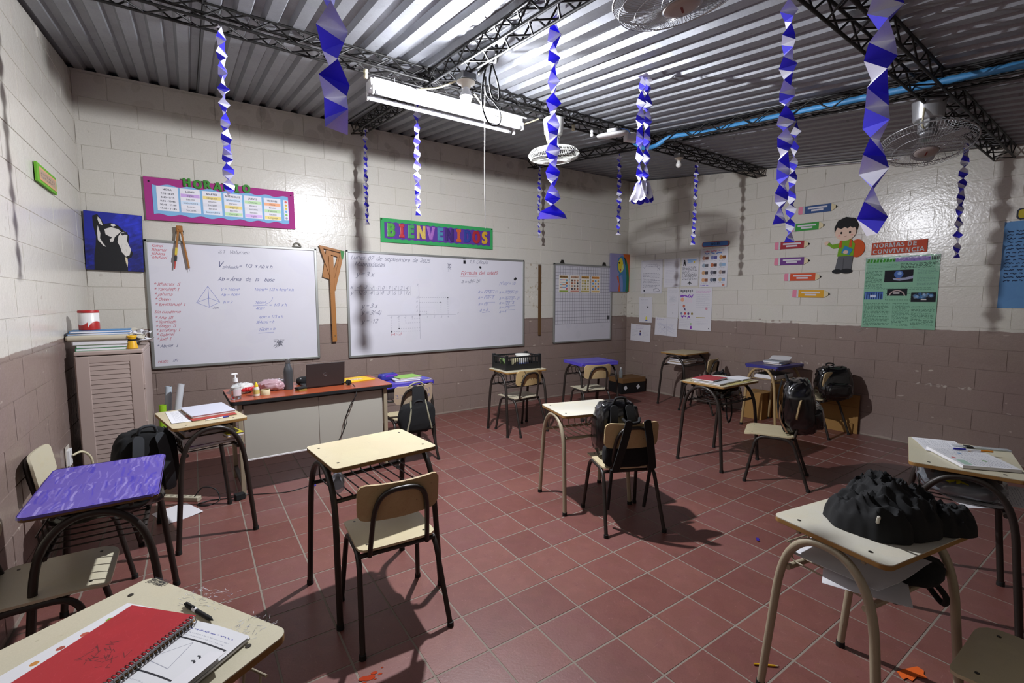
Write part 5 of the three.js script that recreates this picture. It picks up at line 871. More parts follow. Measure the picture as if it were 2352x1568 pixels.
  { const c = thing('paper_scraps', 'crumpled white paper heap on back of cabinet', 'paper', [0.35, Y, 0.78]); for (let i = 0; i < 7; i++) mesh('scrap', plate(rr(0.1, 0.2), rr(0.1, 0.2), 0.001, { nx: 6, ny: 6, bend: (a, b) => 0.05 * noise.noise(a * 20 + i, b * 20, i) }).rotateX(-PI / 2).rotateY(rr(0, 3)).translate(rr(-0.05, 0.04), 0.03 + i * 0.016, rr(-0.1, 0.1)), i % 3 ? M.paper : std(0xb9b3a4, 0.9), c); }
  for (const [x, z, h, c, l, lean] of [[0.52, 0.62, 0.8, 0xc9ccd0, 'rolled white paper chart leaning behind cabinet', 0.16], [0.5, 0.5, 0.76, 0xb9c4cc, 'rolled pale blue chart leaning against front wall by cabinet', 0.07], [0.5, 0.72, 0.64, 0x8fbf1e, 'lime green paper roll standing beside cabinet', 0.02]]) { const r = thing('paper_roll', l, 'paper roll', [x, 0, z], 0, 'paper rolls beside the cabinet'); r.rotation.z = -lean; mesh('roll', lathe([[0.018, 0], [0.026, 0], [0.026, h], [0.018, h], [0.018, 0]], 20), std(c, 0.8), r); }
}
// ------------------------------------------------------------------ teacher's desk and what lies on it
{
  const H = 0.765, t = thing('teacher_desk', 'long teacher desk with reddish top and grey front panel', 'desk', [1.588, 0, 1.25], 2.2 * PI / 180);
  mesh('desk_top', slab(1.27, 0.6, 0.004, 0.03, H - 0.004), std(0xffffff, 0.32, { map: canvasTex(256, 256, (x, w, h) => { x.fillStyle = '#9c4a2c'; x.fillRect(0, 0, w, h); for (let i = 0; i < 200; i++) { x.globalAlpha = 0.12; poly(x, [[0, rnd() * h], [w, rnd() * h]].map(([a], k, l) => [a, l[0][1] + rr(-3, 3)]), null, i % 2 ? '#b4603c' : '#7c3820'); } x.globalAlpha = 1; }, { repeat: [1, 1] }) }), t);
  mesh('edge_band', slab(1.274, 0.604, 0.028, 0.031, H - 0.032, 0.003), M.black, t);
  const grey = std(0xa9a79c, 0.5), z = 0.245;
  for (const s of [-1, 1]) { mesh('leg', box(0.032, H - 0.035, 0.032, s * 0.575, (H - 0.035) / 2, 0.255, 0.004), M.frameBeige, t); mesh('leg', box(0.032, H - 0.035, 0.032, s * 0.575, (H - 0.035) / 2, -0.255, 0.004), M.frameBeige, t); mesh('side_rail', box(0.03, 0.03, 0.48, s * 0.575, 0.09, 0, 0.004), M.frameDark, t); }
  for (const s of [-1, 1]) mesh('front_panel', box(0.548, 0.43, 0.012, s * 0.2755 + 0.0, 0.5, z, 0.002), grey, t);
  mesh('panel_foot', box(1.11, 0.014, 0.02, 0, 0.283, z, 0.003), M.white, t); mesh('apron', box(1.12, 0.05, 0.02, 0, 0.71, z - 0.01, 0.003), M.frameDark, t);
  const clear = phys(0xf4f6f8, 0.06, { transmission: 1, thickness: 0.0 });
  { const b = thing('sanitizer_bottle', 'clear pump bottle of hand sanitizer with white pump', 'bottle', [1.008, H, 1.48], 0.3); mesh('bottle', lathe([[0.001, 0], [0.034, 0], [0.036, 0.004], [0.036, 0.1], [0.03, 0.118], [0.013, 0.13], [0.012, 0.138]], 24), clear, b); mesh('liquid', lathe([[0.001, 0.003], [0.0325, 0.003], [0.0335, 0.07], [0.001, 0.07]], 24), phys(0xe8ecf2, 0.05, { transmission: 1, thickness: 0.05, ior: 1.36 }), b); mesh('label', new THREE.CylinderGeometry(0.0364, 0.0364, 0.05, 20, 1, true, -0.9, 1.8).translate(0, 0.055, 0), std(0xc9b8bc, 0.6, { side: THREE.DoubleSide }), b); mesh('pump', [cyl(0.015, 0.017, 0.03, 0, 0.15, 0), cyl(0.006, 0.006, 0.03, 0, 0.178, 0), box(0.045, 0.012, 0.018, -0.006, 0.196, 0, 0.005)], M.white, b); }
  { const b = thing('glue_bottle', 'small white glue bottle with yellow cone cap', 'bottle', [1.15, H, 1.44]); mesh('bottle', lathe([[0.001, 0], [0.02, 0], [0.022, 0.004], [0.022, 0.06], [0.014, 0.074], [0.01, 0.078]], 20), std(0xd6d2c4, 0.4), b); mesh('cap', lathe([[0.014, 0.076], [0.014, 0.088], [0.004, 0.112], [0.001, 0.113]], 18), std(0xd6ba1c, 0.4), b); mesh('label', cyl(0.0223, 0.0223, 0.032, 0, 0.036, 0), std(0xc2b264, 0.6), b); }
  { const b = thing('tape_roll', 'roll of cream masking tape on teacher desk', 'tape', [1.215, H, 1.415]); mesh('tape', lathe([[0.026, 0], [0.036, 0], [0.036, 0.042], [0.026, 0.042], [0.026, 0]], 28), std(0xd3caa4, 0.6), b); mesh('core', lathe([[0.024, 0], [0.026, 0], [0.026, 0.042], [0.024, 0.042], [0.024, 0]], 28), M.ply, b); }
  const bag = (label, x, z2, w, h, d2, cols, k) => { const b = thing('plastic_bag', label, 'bag', [x, H, z2], k, 'plastic bags on the teacher desk'); mesh('bag', blob(w, h, d2, { e: 0.8, fold: 0.02, freq: 14, k, flat: h * 0.12 }).translate(0, h * 0.37, 0), phys(cols[0], 0.25, { clearcoat: 0.5, bumpMap: bumpFolds, bumpScale: 0.006 }), b); cols.slice(1).forEach((c, i) => mesh('packet', blob(w * 0.55, h * 0.5, d2 * 0.5, { e: 0.7, fold: 0.012, freq: 16, k: k + i, flat: 0.01 }).translate(-w * 0.22 + i * w * 0.4, h * 0.36 - (i % 2) * h * 0.08, d2 * 0.3), phys(c, 0.3, { clearcoat: 0.4 }), b)); };
  bag('white plastic bag with red packet behind sanitizer', 1.07, 1.19, 0.2, 0.085, 0.16, [0xd2d1cc, 0xb01a22, 0xc03038], 1.2); bag('green and pink plastic bag beside the steel bottle', 1.3, 1.2, 0.22, 0.1, 0.17, [0xb3939b, 0x3fa52c, 0x88c83a], 2.6);
  { const b = thing('steel_bottle', 'grey insulated bottle with steel cap beside laptop', 'bottle', [1.41, H, 1.27]); mesh('body', lathe([[0.001, 0], [0.034, 0], [0.036, 0.004], [0.036, 0.15], [0.032, 0.18], [0.019, 0.215], [0.0185, 0.225]], 28), std(0x55585c, 0.35, { metalness: 0.5 }), b); mesh('cap', lathe([[0.0185, 0.225], [0.02, 0.227], [0.02, 0.258], [0.018, 0.262], [0.001, 0.262]], 24), M.steel, b); }
  { const l = thing('laptop', 'dark grey laptop with round logo, lid facing the class', 'laptop', [1.69, H, 1.24], 0.06); mesh('base', box(0.32, 0.016, 0.22, 0, 0.008, -0.02, 0.005), std(0x2a2a2c, 0.5), l); const lid = mesh('lid', box(0.325, 0.205, 0.007, 0, 0.1, 0, 0.003), std(0x2e2625, 0.5), l); lid.position.set(0, 0.014, 0.095); lid.rotation.x = 0.12; mesh('logo', [new THREE.TorusGeometry(0.0145, 0.0016, 6, 28)], M.steel, lid).position.set(-0.005, 0.1, 0.0042); mesh('logo_lettering', new TextGeometry('DELL', { font, size: 0.0085, depth: 0.0006, curveSegments: 2 }).translate(-0.0175, 0.0955, 0.0036), M.steel, lid); mesh('screen', box(0.3, 0.175, 0.001, 0, 0.105, -0.004), M.black, lid); }
  { const b = thing('dark_pouch', 'black rounded pouch behind the laptop', 'pouch', [1.585, H, 1.08]); mesh('pouch', blob(0.17, 0.075, 0.12, { e: 0.75, fold: 0.006, flat: 0.008 }).translate(0, 0.03, 0), M.blackCloth, b); mesh('zip', bar(V(-0.06, 0.055, 0.04), V(0.06, 0.055, 0.04), 0.0025, 6), M.steel, b); }
  { const b = thing('wallet', 'small black wallet with yellow pad by laptop', 'wallet', [1.485, H, 1.385], 0.4); mesh('wallet', box(0.085, 0.016, 0.06, 0, 0.022, 0, 0.006), M.black, b); mesh('sticky_pad', box(0.07, 0.013, 0.06, -0.005, 0.0065, 0.012), std(0x8a6a24, 0.8), b); }
  { const b = thing('folder', 'yellow folder with printed label on teacher desk', 'folder', [2.0, H, 1.13], 0.25); mesh('cover', box(0.31, 0.01, 0.22, 0, 0.005, 0, 0.002), std(0xd8b010, 0.5), b); const m = canvasTex(128, 64, (x, W, Hh) => { x.fillStyle = '#cbb894'; x.fillRect(0, 0, W, Hh); lines(x, 14, 20, 116, 3, 14, '#8a5a4a', 5); }); mesh('label', plate(0.12, 0.06, 0.0006, { nx: 1, ny: 1 }).rotateX(-PI / 2).translate(0.0, 0.0105, 0.02), print(m), b); }
  { const b = thing('charger', 'round black adapter at laptop with cable hanging down panel', 'charger', [1.885, H, 1.36]); mesh('adapter', cyl(0.024, 0.024, 0.024, 0, 0, 0, 20).rotateX(PI / 2).translate(0, 0.024, 0), M.black, b); mesh('cable', sweep(curve([[-0.05, 0.02, -0.03], [-0.015, 0.022, -0.01], [0.02, 0.01, 0.1], [0.015, -0.05, 0.185], [-0.04, -0.15, 0.172], [-0.08, -0.26, 0.17], [-0.1, -0.36, 0.172], [-0.14, -0.43, 0.178], [-0.18, -0.52, 0.19], [-0.2, -0.765 + 0.006, 0.2]], 60), 0.0035, 6), M.wireBlack, b); mesh('cable', sweep(curve([[0.01, 0.0, 0.1], [0.0, -0.08, 0.19], [-0.06, -0.2, 0.178], [-0.075, -0.3, 0.176], [-0.12, -0.4, 0.178]], 40), 0.003, 6), M.wireBlack, b); }
}
// ------------------------------------------------------------------ bags
function backpack(label, p, turn, { w = 0.3, h = 0.4, d = 0.16, mat = M.blackCloth, strap = M.greyStrap, tilt = 0, k = 0, fold = 0.012, spread = 0.075, trim, straps = true } = {}) {
  const t = thing('backpack', label, 'backpack', p, turn, 'backpacks in the classroom'); t.rotation.x = tilt; t.rotation.order = 'YXZ';
  mesh('body', blob(w, h, d, { e: 0.55, fold, freq: 8, k, n: 48, shape: (x, y, z) => [x * (1 - 0.18 * Math.max(0, y / h)), y, z * (1 - 0.25 * y / h)] }).translate(0, h / 2, 0), mat, t);
  mesh('pocket', blob(w * 0.74, h * 0.42, d * 0.5, { e: 0.55, fold: fold * 0.7, freq: 9, k: k + 3 }).translate(0, h * 0.3, -d * 0.46), mat, t);
  if (straps) for (const s of [-1, 1]) mesh('shoulder_strap', plate(0.055, h * 0.92, 0.01, { r: 0.02, nx: 4, ny: 14, bend: (a, b) => 0.045 * Math.cos(b / h * PI) }).rotateZ(s * 0.13).translate(s * spread, h * 0.5, d * 0.5 - 0.012), strap, t);
  mesh('handle', sweep(curve([[-0.045, h * 0.97, d * 0.3], [-0.03, h * 1.06, d * 0.34], [0.03, h * 1.06, d * 0.34], [0.045, h * 0.97, d * 0.3]], 14), 0.009, 8), strap, t);
  mesh('zip', sweep(curve([[-w * 0.42, h * 0.45, -d * 0.3], [-w * 0.34, h * 0.82, -d * 0.28], [0, h * 0.93, -d * 0.24], [w * 0.34, h * 0.82, -d * 0.28], [w * 0.42, h * 0.45, -d * 0.3]], 30), 0.004, 6), M.black, t);
  if (trim) for (const s of [-1, 1]) mesh('webbing', sweep(curve([[s * spread * 1.1, h * 0.55, d * 0.55], [s * spread * 1.6, h * 0.3, d * 0.58], [s * w * 0.42, h * 0.06, d * 0.4]], 14), 0.008, 6), trim, t);
  return t;
}
backpack('black backpack standing behind violet desk by the cabinet', [0.48, 0.36, 2.08], 0.35, { h: 0.4, w: 0.32, d: 0.18, k: 2, tilt: 0.05 });
{
  const t = backpack('black backpack hanging from the chair with writing on its back', [2.44, 0.3, 1.575], 0.0, { h: 0.28, w: 0.35, d: 0.13, k: 5, straps: false, strap: std(0x1d1f22, 0.9) });
  for (const s of [-1, 1]) { mesh('shoulder_strap', plate(0.062, 0.4, 0.012, { r: 0.02, nx: 4, ny: 12, bend: (a, b) => 0.02 * Math.cos(b * 7) }).rotateZ(s * 0.05).rotateX(0.06).translate(s * 0.034, 0.24, 0.02), std(0x1b1d20, 0.9), t); mesh('webbing', sweep(curve([[s * 0.07, 0.3, 0.03], [s * 0.085, 0.18, 0.06], [s * 0.12, 0.03, 0.06]], 14), 0.009, 6), std(0x8d8a74, 0.8), t); }
  mesh('strap_loop', sweep(curve([[-0.08, 0.43, 0.0], [-0.03, 0.46, 0.01], [0.03, 0.465, 0.01], [0.08, 0.43, 0.0]], 14), 0.008, 7), std(0x8d8a74, 0.8), t);
}
{
  const t = backpack('clear wrapped black backpack on seat of wooden backed chair', [3.205, 0.425, 3.33], -24 * PI / 180, { h: 0.4, w: 0.33, d: 0.2, mat: M.blackPlastic, strap: M.black, k: 7, fold: 0.016 });
  for (const s of [-1, 1]) { mesh('hanging_strap', plate(0.05, 0.36, 0.008, { r: 0.015, nx: 4, ny: 10, bend: (a, b) => 0.02 * Math.cos(b * 6) }).rotateX(0.14).rotateZ(s * 0.2).translate(0.012 + s * 0.095, 0.165, 0.3), M.black, t); mesh('strap_tail', bar(V(s * 0.135, 0.0, 0.27), V(s * 0.13, -0.3, 0.2), 0.012), M.black, t); }
  mesh('hanging_handle', sweep(curve([[-0.06, 0.33, 0.25], [-0.04, 0.31, 0.28], [0.04, 0.31, 0.28], [0.06, 0.33, 0.25]], 12), 0.01, 8), M.black, t);
  mesh('lower_flap', blob(0.34, 0.17, 0.1, { e: 0.5, fold: 0.006 }).translate(0.0, 0.075, 0.2), M.blackCloth, t);
}
backpack('glossy black bag propped on the chair facing red notebook desk', [4.915, 0.425, 3.8], 24.7 * PI / 180 + PI, { h: 0.45, w: 0.37, d: 0.24, mat: M.blackPlastic, strap: M.black, k: 9, fold: 0.02, tilt: 0.1, trim: std(0x6b4a30, 0.8) });
backpack('glossy black bag slung on chair standing by the cardboard', [6.63, 0.41, 3.37], 2.4, { h: 0.38, w: 0.36, d: 0.22, mat: M.blackPlastic, strap: M.black, k: 11, fold: 0.02, tilt: 0.12 });
backpack('black backpack hanging on back of worn chair by right wall', [6.44, 0.22, 2.1], 0.25, { h: 0.36, w: 0.3, d: 0.14, k: 13 });
{ // jacket heaped on a desk
  const t = thing('jacket', 'crumpled black jacket heaped on beige framed desk', 'jacket', [2.87, 0.717, 5.015], -0.2);
  const ridge = (x, y, k) => 1 - Math.abs(noise.noise(x, y, k)) * 2;
  const heap = (w, h, d, k, lift = 0) => {                                // a cloth heap: crest and creases over an uneven outline
    const N = 84, R = 30, p = [], uv = [], idx = [];
    for (let j = 0; j <= R; j++) for (let i = 0; i <= N; i++) {
      const a = i / N * 2 * PI, c = Math.cos(a), s = Math.sin(a), q = j / R, out = 1 + 0.13 * noise.noise(c * 1.4 + k, s * 1.4, k) + 0.05 * noise.noise(c * 4, s * 4, k);
      const x = q * out * c, z = q * out * s, dome = Math.sqrt(Math.max(0, 1 - q ** 2.6));
      const f = 0.6 + 0.25 * ridge(x * 2.2 + k, z * 2.2 + z * x, k) + 0.16 * ridge(x * 5 + 0.8 * z + k, z * 3 - x, k + 4) + 0.22 * noise.noise(x * 1.3, z * 1.3, k + 9);
      p.push(x * w / 2, lift * dome + h * dome * f, z * d / 2); uv.push(x, z);
    }
    for (let j = 0; j < R; j++) for (let i = 0; i < N; i++) { const a = j * (N + 1) + i, b = a + N + 1; idx.push(a, a + 1, b, b, a + 1, b + 1); }
    let g = new THREE.BufferGeometry(); g.setAttribute('position', new THREE.Float32BufferAttribute(p, 3)); g.setAttribute('uv', new THREE.Float32BufferAttribute(uv, 2)); g.setIndex(idx); g = g.toNonIndexed(); g.computeVertexNormals();
    return smooth(g, 60);
  };
  const cloth = std(0x0c0d0f, 0.9, { side: THREE.DoubleSide });
  mesh('body', heap(0.36, 0.165, 0.31, 3.3), cloth, t); mesh('sleeve', heap(0.22, 0.14, 0.27, 8.1).translate(-0.13, 0, 0), cloth, t); mesh('hood', heap(0.24, 0.14, 0.22, 5.7, 0.02).translate(0.02, 0.0, -0.06), cloth, t); mesh('hem', heap(0.22, 0.09, 0.18, 6.2).translate(0.12, 0, 0.1), cloth, t);
  mesh('toggle', at(box(0.01, 0.032, 0.01, 0, 0, 0, 0.004), -0.215, 0.075, 0.075, 0.3, 0, 0.3), std(0xb9b4a6, 0.5), t);
}
// ------------------------------------------------------------------ books and papers on and in the desks
const atDesk = (k, lx, lz) => { const t = D[k], c = Math.cos(t.rotation.y), s = Math.sin(t.rotation.y); return [t.position.x + lx * c + lz * s, t.userData.h, t.position.z - lx * s + lz * c]; };
const shelfAt = (k, lx, lz, dy = 0) => { const p = atDesk(k, lx, lz); p[1] = D[k].userData.shelf + dy; return p; };
const ruled = canvasTex(300, 400, (x, W, H) => { x.fillStyle = '#d9d9dc'; x.fillRect(0, 0, W, H); lines(x, 30, 40, 270, 18, 19, '#8a8c98', 3); });
const typed = canvasTex(300, 300, (x, W, H) => { x.fillStyle = '#d6d6da'; x.fillRect(0, 0, W, H); lines(x, 150, 120, 270, 7, 13, '#9a9aa6', 2); });
const printed = canvasTex(600, 420, (x, W, H) => {
  x.fillStyle = '#d8d8da'; x.fillRect(0, 0, W, H); lines(x, 40, 36, 240, 1, 10, '#5a5c7a', 3); lines(x, 40, 54, 270, 2, 12, '#9a9ca8', 1.6);
  [['#7a9a30', 90], ['#b0503c', 170], ['#a04a3a', 240], ['#c08038', 310]].forEach(([c, y]) => { x.fillStyle = c; x.beginPath(); x.arc(44, y, 12, 0, 7); x.fill(); lines(x, 70, y - 8, 150, 3, 12, '#9b9da8', 1.6); lines(x, 180, y - 4, 280, 3, 12, '#9b9da8', 1.6); }); x.fillStyle = '#b4cce0'; x.fillRect(66, 186, 130, 40);
  lines(x, 330, 36, 570, 1, 10, '#5a5c9a', 3); lines(x, 330, 54, 570, 2, 12, '#9a9ca8', 1.6); x.strokeStyle = '#9a9ca8'; x.lineWidth = 2; poly(x, [[370, 190], [450, 90], [480, 200], [370, 190]], null, '#8a8c98'); lines(x, 520, 130, 570, 2, 22, '#1c1c24', 6); x.strokeRect(330, 80, 250, 150); lines(x, 340, 262, 470, 6, 20, '#9b9da8', 1.6); lines(x, 490, 272, 570, 5, 20, '#9b9da8', 1.6);
});
const redCover = canvasTex(300, 400, (x, W, H) => { x.fillStyle = '#a81a24'; x.fillRect(0, 0, W, H); blotch(x, W, H, 40, ['#b82430', '#981420'], 10, 60, 0.2); for (let i = 0; i < 240; i++) { x.globalAlpha = 0.35; x.lineWidth = 1; const px = rnd() * W, py = rnd() * H; poly(x, [[px, py], [px + rr(-16, 16), py + rr(-16, 16)]], null, '#d87a7a'); } x.globalAlpha = 0.8; x.lineWidth = 2; for (let i = 0; i < 26; i++) { const px = rr(90, 230), py = rr(170, 270); poly(x, [[px, py], [px + rr(-30, 30), py + rr(-20, 20)], [px + rr(-20, 20), py + rr(-20, 20)]], null, '#4a0a10'); } x.globalAlpha = 1; });
const flat = (w, d, t, opt = {}) => plate(w, d, t, { nx: 8, ny: 8, ...opt }).rotateX(-PI / 2);
function paper(label, p, turn, w, d, map, { dy = 0.001, wave = 0.002, cat = 'paper', name = 'paper_sheet', group } = {}) {
  const t = thing(name, label, cat, [p[0], p[1] + dy, p[2]], turn, group); mesh('sheet', flat(w, d, 0.0008, { bend: (a, b) => wave + wave * Math.sin(a * 17 + b * 9) }), map ? print(map) : M.paper, t); return t;
}
function notebook(label, p, turn, w, d, h, cover, { spiral = false, map, cat = 'notebook', group, dy = 0 } = {}) {
  const t = thing('notebook', label, cat, [p[0], p[1] + dy, p[2]], turn, group);
  mesh('pages', box(w - 0.008, h - 0.002, d - 0.006, 0.001, h / 2, 0, 0.0015), M.paper, t);
  mesh('cover', flat(w, d, 0.0015, { nx: 2, ny: 2 }).translate(0, h, 0), map ? print(map, 0.45) : std(cover, 0.5), t); mesh('back_cover', flat(w, d, 0.0015, { nx: 2, ny: 2 }).translate(0, 0.001, 0), M.ply, t);
  if (spiral) { const n = Math.floor(d / 0.009); for (let i = 0; i < n; i++) mesh('wire_ring', new THREE.TorusGeometry(h * 0.62 + 0.003, 0.0011, 5, 14).rotateX(0.16).translate(w / 2 - 0.002, h / 2, -d / 2 + 0.008 + i * 0.009), M.steel, t); }
  return t;
}
{ // near desk: long axis of the things follows the desk
  const dir = -58 * PI / 180 + PI / 2;
  const wb = thing('workbook', 'open printed workbook under the red spiral notebook', 'book', [0.604, 0.741, 4.345], -0.9);
  for (const s of [-1, 1]) { mesh('page_block', flat(0.2, 0.28, 0.005, { bend: (a, b) => 0.004 + 0.004 * Math.cos(a * 18), nx: 12 }).translate(s * 0.1, 0.002, 0), M.paper, wb); }
  mesh('printed_spread', flat(0.4, 0.278, 0.0006, { bend: (a) => 0.0125 + 0.004 * Math.cos((Math.abs(a) - 0.1) * 18), nx: 24 }), print(printed), wb); for (let i = 0; i < 4; i++) mesh('curled_page', flat(0.05, 0.2, 0.0006, { bend: (a) => 5 * Math.max(0, a + 0.025) ** 2 }).translate(0.178 + i * 0.003, 0.012 + i * 0.002, 0.03), M.paper, wb);
  notebook('red spiral notebook with scratched cover on open workbook', [0.574, 0.76, 4.317], -0.8, 0.19, 0.265, 0.012, 0xa81a24, { spiral: true, map: redCover });
  const pen = thing('pen', 'black ballpoint pen lying on scribbled desk', 'pen', [0.738, 0.746, 4.232], -1.1); mesh('barrel', cyl(0.0052, 0.0052, 0.105, 0, 0, 0, 12).rotateZ(PI / 2), M.black, pen); mesh('tip', cyl(0.0052, 0.001, 0.016, 0, 0, 0, 12).rotateZ(PI / 2).translate(0.06, 0, 0), M.black, pen); mesh('clip', box(0.04, 0.002, 0.004, -0.034, 0.007, 0), M.black, pen); mesh('print_band', cyl(0.0054, 0.0054, 0.016, 0, 0, 0, 12).rotateZ(PI / 2).translate(-0.014, 0, 0), M.paper, pen); mesh('button', cyl(0.0028, 0.0028, 0.01, 0, 0, 0, 10).rotateZ(PI / 2).translate(-0.057, 0, 0), M.black, pen);
  const ink = canvasTex(256, 256, (x, W, H) => { x.clearRect(0, 0, W, H); for (let i = 0; i < 420; i++) { x.globalAlpha = 0.8; x.lineWidth = 2; const px = rr(40, 216), py = rr(60, 196); poly(x, [[px, py], [px + rr(-24, 24), py + rr(-16, 16)]], null, '#26262c'); } });
  const ink2 = canvasTex(256, 256, (x, W, H) => { x.clearRect(0, 0, W, H); for (let i = 0; i < 90; i++) { x.globalAlpha = 0.6; x.lineWidth = 1.6; const px = rr(20, 236), py = rr(20, 236); poly(x, [[px, py], [px + rr(-30, 30), py + rr(-26, 26)]], null, i % 3 ? '#e4e4e6' : '#6a6c88'); } });
  for (const [x, z, w, d, m, a] of [[0.648, 4.008, 0.09, 0.05, ink, -0.9], [0.83, 4.37, 0.14, 0.1, ink2, 0.6], [0.76, 4.17, 0.16, 0.09, ink2, -0.7]]) { const g = flat(w, d, 0.0002, { nx: 1, ny: 1 }), q = mesh('ink_scribble', g, new THREE.MeshStandardMaterial({ map: m, transparent: true, roughness: 0.6 }), D.d1), v = V(x, 0.7405, z); D.d1.updateMatrixWorld(); D.d1.worldToLocal(v); q.position.copy(v); q.rotation.y = a - D.d1.rotation.y; }
}
{ // notebooks on the desk before the cabinet, and its basket
  notebook('white notebook atop papers on the desk before cabinet', [0.815, 0.768, 1.86], 0.2, 0.25, 0.34, 0.016, 0xc4c5d2, { dy: 0.006 }); paper('loose white sheet under notebook on the desk before cabinet', [0.72, 0.768, 1.9], 0.12, 0.24, 0.38, ruled);
  notebook('thin red edged notebook under white one on cabinet side desk', [0.83, 0.768, 1.985], 0.22, 0.25, 0.2, 0.006, 0xa83a34); const p = thing('pen', 'blue and white pen on the desk before cabinet', 'pen', [0.86, 0.773, 2.11], 0.25); mesh('barrel', cyl(0.004, 0.004, 0.13, 0, 0, 0, 10).rotateZ(PI / 2), M.white, p); mesh('cap', cyl(0.0046, 0.0046, 0.035, 0, 0, 0, 10).rotateZ(PI / 2).translate(0.05, 0, 0), std(0x2c2c90, 0.4), p);
  notebook('purple notebook lowest in basket of the cabinet side desk', shelfAt('d3', 0.02, 0.02), 0.25, 0.3, 0.46, 0.018, 0x5a2e9a); notebook('black binder in basket of the cabinet side desk', shelfAt('d3', 0.02, 0, 0.018), 0.2, 0.29, 0.46, 0.055, 0x121216); notebook('dark grey book topmost in basket of cabinet side desk', shelfAt('d3', 0.02, 0, 0.074), 0.22, 0.26, 0.42, 0.04, 0x2c3134); notebook('yellow book standing out of basket beside cabinet', shelfAt('d3', -0.2, 0.12, 0.05), 0.3, 0.1, 0.16, 0.02, 0xb2a81c);
}
{ // basket of the violet desk, bottle in the empty desk
  const b = thing('plastic_bag', 'crumpled dark bag in basket of the violet desk', 'bag', shelfAt('d2', 0.05, 0, 0.0), 0.2); mesh('bag', blob(0.42, 0.09, 0.26, { e: 0.7, fold: 0.02, freq: 12, k: 4 }).translate(0, 0.045, 0), M.blackPlastic, b); mesh('grey_packet', blob(0.24, 0.05, 0.14, { e: 0.6, fold: 0.01, k: 1 }).translate(-0.04, 0.07, 0.04), std(0x54585a, 0.4), b);
  const w = thing('water_bottle', 'clear plastic water bottle lying in basket of empty desk', 'bottle', shelfAt('d4', -0.19, 0.02, 0.034), -0.25); w.rotation.order = 'YXZ'; w.rotation.x = PI / 2; mesh('bottle', lathe([[0.001, 0.1], [0.028, 0.1], [0.033, 0.094], [0.031, 0.06], [0.033, 0.04], [0.031, 0.02], [0.033, 0], [0.031, -0.03], [0.026, -0.06], [0.013, -0.09], [0.012, -0.11]], 22), phys(0xe6ecf2, 0.1, { transmission: 0.85, thickness: 0 }), w); mesh('cap', cyl(0.0145, 0.0145, 0.018, 0, -0.118, 0), std(0x2f4fae, 0.4), w); mesh('label', cyl(0.0335, 0.0335, 0.04, 0, 0.02, 0), phys(0xb9c4d4, 0.4, { transmission: 0.4, thickness: 0 }), w);
}
{ // violet desk behind the teacher desk
  const P = (x, z, dy = 0) => [x, 0.712 + dy, z];
  const c = thing('pencil_case', 'blue and purple zipped pencil case on violet desk', 'pencil case', P(2.37, 1.0), 0.3); mesh('case', blob(0.2, 0.075, 0.09, { e: 0.5, fold: 0.006, k: 2, flat: 0.006 }).translate(0, 0.034, 0), std(0x33348a, 0.5), c); mesh('band', box(0.15, 0.02, 0.092, 0.02, 0.045, 0, 0.006), std(0x6a2fae, 0.5), c); mesh('zip', bar(V(-0.08, 0.073, 0), V(0.08, 0.073, 0), 0.003, 6), M.steel, c);
  notebook('lime green notebook with printed cover on violet desk', P(2.55, 1.05, 0.02), 0.15, 0.25, 0.19, 0.01, 0x7fae48); notebook('white notebook under lime one on violet desk', P(2.53, 1.09), -0.1, 0.28, 0.21, 0.018, 0xbcbcc6); notebook('violet booklet at edge of violet desk', P(2.68, 1.13), 0.2, 0.12, 0.2, 0.012, 0x4a48a8); notebook('dark books in basket of desk beside teacher desk', shelfAt('d5', 0, 0), 0, 0.4, 0.26, 0.07, 0x1a1c1e);
}
